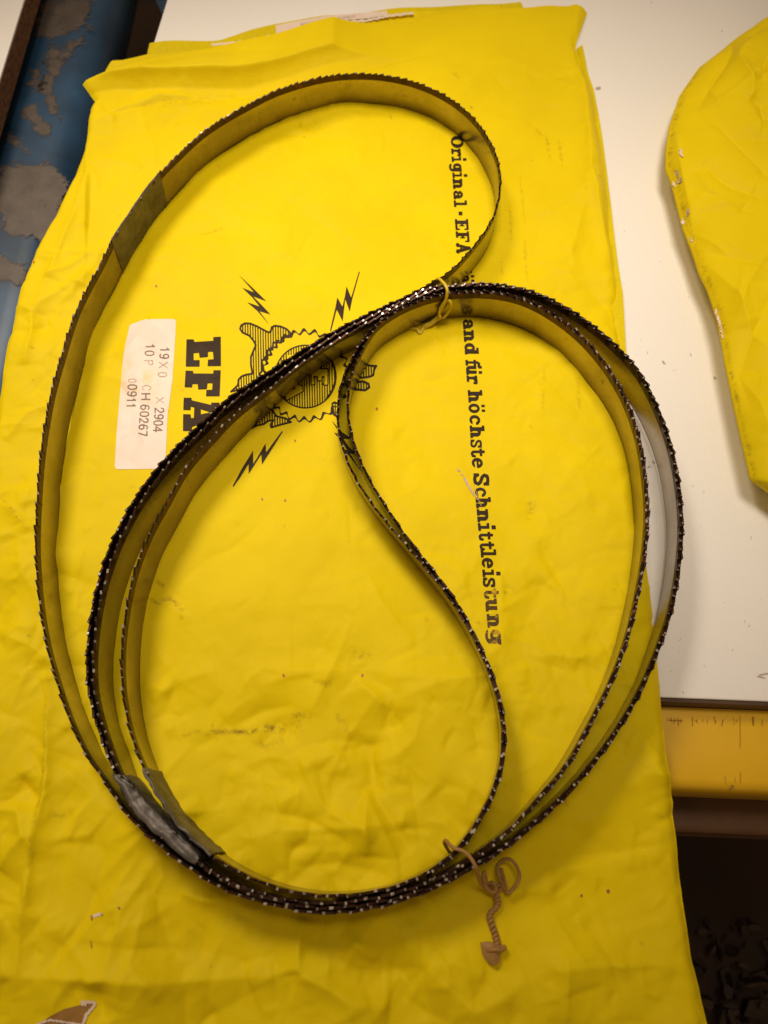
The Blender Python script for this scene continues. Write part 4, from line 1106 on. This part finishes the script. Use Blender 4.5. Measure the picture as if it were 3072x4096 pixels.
def strand(pts, step=.0006, sig=6.0):
    px = catmull(pts, closed=True, per=10)
    w = P(px[:, 0], px[:, 1], ZT)
    # lean weight from position in the picture
    lean = np.ones(len(px))
    insS = (px[:, 0] > 1340) & (px[:, 0] < 2060) & (px[:, 1] > 1880) & (px[:, 1] < 3480) & ~((px[:, 0] > 1700) & (px[:, 1] > 3350 + (px[:, 0] - 2100) * -.5))
    lean[px[:, 1] < 1300] = .86
    lean[insS] = .42
    insU = (px[:, 0] > 1340) & (px[:, 0] < 1600) & (px[:, 1] > 1560) & (px[:, 1] < 2120); lean[insU] = .25
    insC = (px[:, 0] > 1090) & (px[:, 0] < 1430) & (px[:, 1] > 1290) & (px[:, 1] < 1600); lean[insC] = .5
    insR = (px[:, 0] > 2350) & (px[:, 1] > 1500) & (px[:, 1] < 3000); lean[insR] = .75
    q = np.concatenate([w, lean[:, None]], 1)
    q = resample(q, step, True)
    q[:, :2] = gsmooth(q[:, :2], sig, True)
    q[:, 2:] = gsmooth(q[:, 2:], 25, True)
    T = q[:, :2]
    # natural foot of a vertical band; then keep only part of the sideways shift where the band leans
    tn = np.roll(T, -1, 0) - np.roll(T, 1, 0); tn /= np.hypot(*tn.T)[:, None]
    nr = np.stack([-tn[:, 1], tn[:, 0]], 1)
    tx, ty = proj(T[:, 0], T[:, 1], ZT); fx, fy = proj(T[:, 0], T[:, 1], 0.)
    # sideways component in the picture
    d2 = np.stack([np.roll(tx, -1) - np.roll(tx, 1), np.roll(ty, -1) - np.roll(ty, 1)], 1); d2 /= np.hypot(*d2.T)[:, None]
    nn_ = np.stack([-d2[:, 1], d2[:, 0]], 1)
    side = (fx - tx) * nn_[:, 0] + (fy - ty) * nn_[:, 1]
    want = side * q[:, 2]
    sh_ = nn_ * (want - side)[:, None]
    Fp = P(fx + sh_[:, 0], fy + sh_[:, 1], 0.)
    Fp = gsmooth(Fp, 6, True)
    return T, Fp, nr

TH = .0008; ZR = .0150
blade = empty('bandsaw_blade', tuple(map(float, (*P(1400, 2100), 0))), 'long toothed steel bandsaw blade coiled into overlapping loops on the yellow bag', 'bandsaw blade')

def build_band(T, Fp, nr, bname='band', tname='tooth_row'):
    n = len(T)
    # ribbon
    ks = np.arange(0, n, 2)
    kn = len(ks)
    rings = []
    levels = [(0.0, 1), (.12, 1), (.04, 1)]
    def at(k, h, side, ex=0.0):
        f_ = h / ZT
        c = Fp[k] * (1 - f_) + T[k] * f_
        c = c + nr[k] * (side * TH / 2 + ex)
        return np.concatenate([c, np.full((len(c), 1), h)], 1)
    zs = [ZR, .008, .0012, -.0004]
    rows = [at(ks, z, 1) for z in zs] + [at(ks, z, -1) for z in zs[::-1]]
    V_ = np.stack(rows, 1)           # kn, 8, 3
    V_ = np.concatenate([V_, V_[:1]], 0)
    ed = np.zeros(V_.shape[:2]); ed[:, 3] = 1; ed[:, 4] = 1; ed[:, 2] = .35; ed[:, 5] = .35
    o = grid_obj(bname, V_, M['band'], None, attr={'edge': ed})
    # sharpen bottom edge
    child(o, blade)
    # teeth
    seg = np.hypot(*(np.roll(T, -1, 0) - T).T); cum = np.r_[0, np.cumsum(seg)]
    Ltot = cum[-1]
    pit = [.0042, .0036, .0031, .0028, .0031, .0036]
    pos = 0.; i = 0; tv = []; tf = []; tm = []
    idx = np.arange(n + 1)
    Te = np.vstack([T, T[:1]]); Fe = np.vstack([Fp, Fp[:1]]); Ne = np.vstack([nr, nr[:1]])
    def pt(s, h, lat):
        f_ = h / ZT; j = np.interp(s % Ltot, cum, idx); a = int(j); u_ = j - a; b_ = min(a + 1, n)
        t_ = Te[a] * (1 - u_) + Te[b_] * u_; g_ = Fe[a] * (1 - u_) + Fe[b_] * u_; nn2 = Ne[a] * (1 - u_) + Ne[b_] * u_
        c = g_ * (1 - f_) + t_ * f_ + nn2 * lat
        return (c[0], c[1], h)
    while pos < Ltot:
        p = pit[i % 6]
        if pos + p > Ltot: p = Ltot - pos
        st = (0, 1, -1)[i % 3] * .00030
        jig = rng.uniform(-.00012, .00012)
        gw = rng.uniform(.60, .86)
        prof_t = [(0.0, .01765), (gw, .01765 + (.0190 + jig - .01765) * gw / .93), (.93, .0190 + jig), (.99, .01765)]
        b0 = len(tv)
        e_ = TH / 2
        for sd in (1, -1):
            tv.append(pt(pos, ZR, sd * e_)); tv.append(pt(pos + p, ZR, sd * e_))
            for fr, h in prof_t:
                k_ = max(0, (h - .0176) / .0014)
                tv.append(pt(pos + p * fr, h, sd * (e_ - .00006 * k_) + st * k_))
            tv.append(pt(pos + p, .01765, sd * e_))
        # left: b0..b0+6 : 0 base0, 1 base1, 2 g0, 3 g1, 4 tip, 5 foot, 6 end
        for o_, fl_ in ((b0, False), (b0 + 7, True)):
            for q in ((o_, o_ + 2, o_ + 3, o_ + 1), (o_ + 1, o_ + 3, o_ + 4), (o_ + 1, o_ + 4, o_ + 5), (o_ + 1, o_ + 5, o_ + 6)):
                tf.append(q[::-1] if fl_ else q); tm.append(0)
        for a, b_, mi in ((2, 3, 0), (3, 4, 1), (4, 5, 0), (5, 6, 0)):
            tf.append((b0 + a, b0 + 7 + a, b0 + 7 + b_, b0 + b_)); tm.append(mi)
        pos += p; i += 1
        if p < .001: break
    o = mesh_obj(tname, tv, tf, M['tooth'], None, mats=[M['tooth'], M['tip']], fmat=tm)
    child(o, blade)
S_main = strand(MAIN); build_band(*S_main)
S_o1 = strand(OVAL1); build_band(*S_o1)
S_o2 = strand(OVAL2); build_band(*S_o2)

# tape wraps
def nearest(T, px, py):
    w = P(px, py, ZT); return int(np.argmin((T[:, 0] - w[0]) ** 2 + (T[:, 1] - w[1]) ** 2))
def tape(i0, i1, wrinkle, seed, top=.0198, slack=.0004, extra=0.):
    T, Fp, nr = S_main
    r = np.random.default_rng(seed)
    ks = np.arange(i0, i1 + 1); n = len(ks)
    s = np.linspace(0, 1, n)
    def wob(freqs, a):
        return a * sum(np.sin(s * f_ * 6.28 + r.uniform(0, 6.28)) * r.uniform(.4, 1) for f_ in freqs) / len(freqs) * 2
    prof_h = [0.0004, .003, .006, .009, .012, .0145, .0165, .018]
    wide = extra * np.clip(np.sin(np.pi * s), 0, 1) ** .4
    rows = []
    for side in (1, -1):
        rr = []
        for j, h in enumerate(prof_h):
            w_ = wob((1.5, 3.2, 5, 9), wrinkle) * (.35 + 1.1 * j / 8)
            wd = TH / 2 + slack * (1 - .75 * (j / 7) ** 2) + np.maximum(w_ * (1 - .5 * j / 7), -.0001)
            if side > 0: wd = wd + wide
            f_ = h / ZT
            c = Fp[ks] * (1 - f_) + T[ks] * f_ + nr[ks] * (side * wd)[:, None]
            rr.append(np.concatenate([c, np.full((n, 1), h)], 1))
        rows.append(rr)
    hh = top + wob((1.5, 3.7, 6.1), wrinkle * .5)
    lat = wob((2, 3.6, 5.5), wrinkle * .9)
    tops = []
    for q, dz in ((.75, -.0004), (.3, 0), (-.3, 0), (-.75, -.0004)):
        if extra and q > 0:
            dz = dz + (wob((4, 9, 13), wrinkle * .5) - (.0026 if q > .5 else -.0002))
        c = T[ks] + nr[ks] * (q * (TH / 2 + slack * .3) + lat + (wide * (1.0 if q > .5 else .55) if q > 0 else 0))[:, None]
        tops.append(np.concatenate([c, (hh + dz)[:, None]], 1))
    V_ = np.stack(rows[0] + tops + rows[1][::-1], 1)
    # slanted cut ends
    o = grid_obj('tape_wrap', V_, M['tape'], None)
    so = o.modifiers.new('solid', 'SOLIDIFY'); so.thickness = .00015; so.offset = 1
    child(o, blade)
    return o
T = S_main[0]
i0, i1 = nearest(T, 441, 965), nearest(T, 633, 693)
tape(min(i0, i1), max(i0, i1), .00010, 1, top=.0193, slack=.0003)
i0, i1 = nearest(T[:], 457, 3095), nearest(T, 782, 3455)
def nearest_in(px, py, lo, hi):
    w = P(px, py, ZT); d = (T[lo:hi, 0] - w[0]) ** 2 + (T[lo:hi, 1] - w[1]) ** 2
    return lo + int(np.argmin(d))
tape(min(i0, i1), max(i0, i1), .00045, 2, top=.0196, slack=.0007, extra=.0027)
i0, i1 = nearest(T, 577, 3069), nearest(T, 848, 3425)
tape(min(i0, i1), max(i0, i1), .0005, 3, top=.0197, slack=.0006)

# ---------------------------------------------------------------- ties
def tube(name, path3, r, mat, n=10, flat=1.0, close=False):
    p = np.asarray(path3, float)
    p = catmull(p, per=8)
    p = gsmooth(p, 1.5, False) if len(p) > 20 else p
    t = np.gradient(p, axis=0); t /= np.linalg.norm(t, axis=1)[:, None] + 1e-12
    up = np.array([0.3, 0.2, 1.]); v_ = []; f_ = []
    prev = None
    for k in range(len(p)):
        a = np.cross(t[k], up if prev is None else np.cross(prev, t[k]))
        if prev is not None:
            b_ = prev - t[k] * (prev @ t[k]); b_ /= np.linalg.norm(b_) + 1e-12
        else:
            b_ = a / np.linalg.norm(a)
        prev = b_; c_ = np.cross(t[k], b_)
        for j in range(n):
            an = 6.2832 * j / n
            v_.append(p[k] + r * (math.cos(an) * b_ + flat * math.sin(an) * c_))
    for k in range(len(p) - 1):
        for j in range(n):
            f_.append((k * n + j, k * n + (j + 1) % n, (k + 1) * n + (j + 1) % n, (k + 1) * n + j))
    f_.append(tuple(range(n))[::-1]); f_.append(tuple((len(p) - 1) * n + j for j in range(n)))
    return mesh_obj(name, v_, f_, mat, None, smooth=True)
def px3(pts, ox, oy, s):
    return [(*P(ox + s * a, oy + s * b_, z * 1e-3), z * 1e-3) for a, b_, z in pts]
kt = 350 / 1659
tie1 = empty('cable_tie', tuple(map(float, (*P(1760, 1230), .0))), 'thin yellow wire tie twisted round the upper crossing of the blade loops', 'wire tie', 'wire ties holding the coil')
child(tube('loop', px3([(660, 330, 4), (665, 240, 12), (700, 175, 19), (745, 170, 20.6), (800, 220, 21.2), (860, 290, 21.4), (895, 380, 21), (890, 480, 19), (865, 570, 16.5), (820, 640, 14.5), (770, 720, 12), (745, 830, 9), (760, 900, 7.5)], 1600, 1080, kt), .00062, M['wire_y']), tie1)
child(tube('curl', px3([(740, 850, 7), (780, 760, 10), (840, 640, 13.5), (900, 580, 15), (950, 590, 15.2), (970, 660, 14), (945, 750, 11), (890, 830, 8), (830, 900, 6), (780, 900, 5)], 1600, 1080, kt), .00058, M['wire_y']), tie1)
tw1 = []; tw2 = []
base_ = [(780, 890, 5), (720, 910, 4.5), (670, 940, 3.8), (620, 990, 3.2), (560, 1030, 2.6), (500, 1055, 2.2), (450, 1075, 1.8)]
bp = catmull(np.array(px3(base_, 1600, 1080, kt)), per=8)
for k, q in enumerate(bp):
    a_ = k * .55; tw1.append(q + .0007 * np.array([0, math.cos(a_), math.sin(a_)])); tw2.append(q - .0007 * np.array([0, math.cos(a_), math.sin(a_)]))
child(tube('twist', tw1[::2], .0006, M['wire_y']), tie1); child(tube('twist', tw2[::2], .0006, M['wire_y']), tie1)
child(tube('tail', px3([(460, 1060, 2), (410, 1160, 1.6), (370, 1200, 1.4), (330, 1130, 1.8), (250, 1110, 1.6), (170, 1095, 1.2)], 1600, 1080, kt), .0007, M['wire_y']), tie1)

ku = 420 / 1548
tie2 = empty('cable_tie', tuple(map(float, (*P(2000, 3500), .0))), 'brown wire tie with curled knot and dangling tail, lower right of the coil', 'wire tie', 'wire ties holding the coil')
child(tube('loop', px3([(250, 400, 3), (205, 330, 8), (175, 260, 13), (195, 225, 17), (250, 290, 19.5), (320, 345, 20.8), (400, 365, 21.2), (480, 400, 21.4), (550, 470, 21.4), (610, 560, 21.2), (655, 650, 20), (672, 740, 16), (690, 820, 11), (730, 890, 7), (800, 940, 5), (870, 965, 4)], 1730, 3300, ku), .00056, M['wire_b']), tie2)
child(tube('curl', px3([(850, 980, 3), (800, 930, 5), (770, 850, 7), (740, 760, 8), (770, 690, 8), (780, 760, 7), (800, 850, 6), (870, 870, 5), (930, 910, 5), (990, 880, 5), (1050, 930, 5), (1010, 820, 6), (965, 720, 6), (960, 620, 6), (1000, 540, 6), (1090, 500, 6.5), (1180, 530, 7), (1250, 630, 7), (1285, 750, 6.5), (1255, 860, 6), (1190, 930, 5), (1130, 1010, 4.5), (1090, 960, 4.5), (1060, 820, 5.5), (1010, 640, 6.5)], 1730, 3300, ku), .00055, M['wire_b']), tie2)
child(tube('knot', px3([(760, 870, 6.5), (830, 960, 6), (900, 990, 5.5), (940, 920, 6), (880, 850, 6.2), (830, 880, 5), (860, 960, 4), (960, 1000, 4), (1010, 930, 5)], 1730, 3300, ku), .0006, M['wire_b']), tie2)
tp = catmull(np.array(px3([(900, 970, 4), (950, 1060, 3.2), (965, 1150, 2.6), (930, 1230, 2.2), (865, 1290, 2), (850, 1380, 1.8), (880, 1490, 1.8), (920, 1600, 2), (945, 1700, 2.2), (955, 1800, 2.4), (965, 1860, 2)], 1730, 3300, ku)), per=8)
for ph in (0, math.pi):
    child(tube('tail_strand', [q + .00062 * np.array([math.cos(k * .62 + ph), .35 * math.sin(k * .62 + ph), math.sin(k * .62 + ph)]) for k, q in enumerate(tp)][::2], .00056, M['wire_b']), tie2)
# flat scrap of tape at the end of the tail
poly = [(712, 1740), (830, 1722), (960, 1755), (1040, 1762), (1082, 1805), (1055, 1865), (1005, 1890), (1000, 1990), (965, 2050), (900, 2075), (800, 2010), (740, 1900)]
top_ = [np.array((*P(1730 + ku * a, 3300 + ku * b_, .0026), .0026)) for a, b_ in poly]
n = len(top_); v_ = top_ + [q - np.array([0, 0, .0012]) for q in top_]
ctr = np.mean(top_, axis=0) + np.array([0, 0, .0012]); v_.append(ctr)
f_ = [(i, (i + 1) % n, 2 * n) for i in range(n)] + [((i + 1) % n, i, n + i, n + (i + 1) % n) for i in range(n)]
child(mesh_obj('end_flag', v_, f_, M['wire_b']), tie2)
child(tube('end_wrap', px3([(800, 1850, 2.6), (900, 1835, 4.2), (1000, 1840, 4), (1070, 1815, 2.8), (1050, 1790, 2.2)], 1730, 3300, ku), .0006, M['wire_b']), tie2)
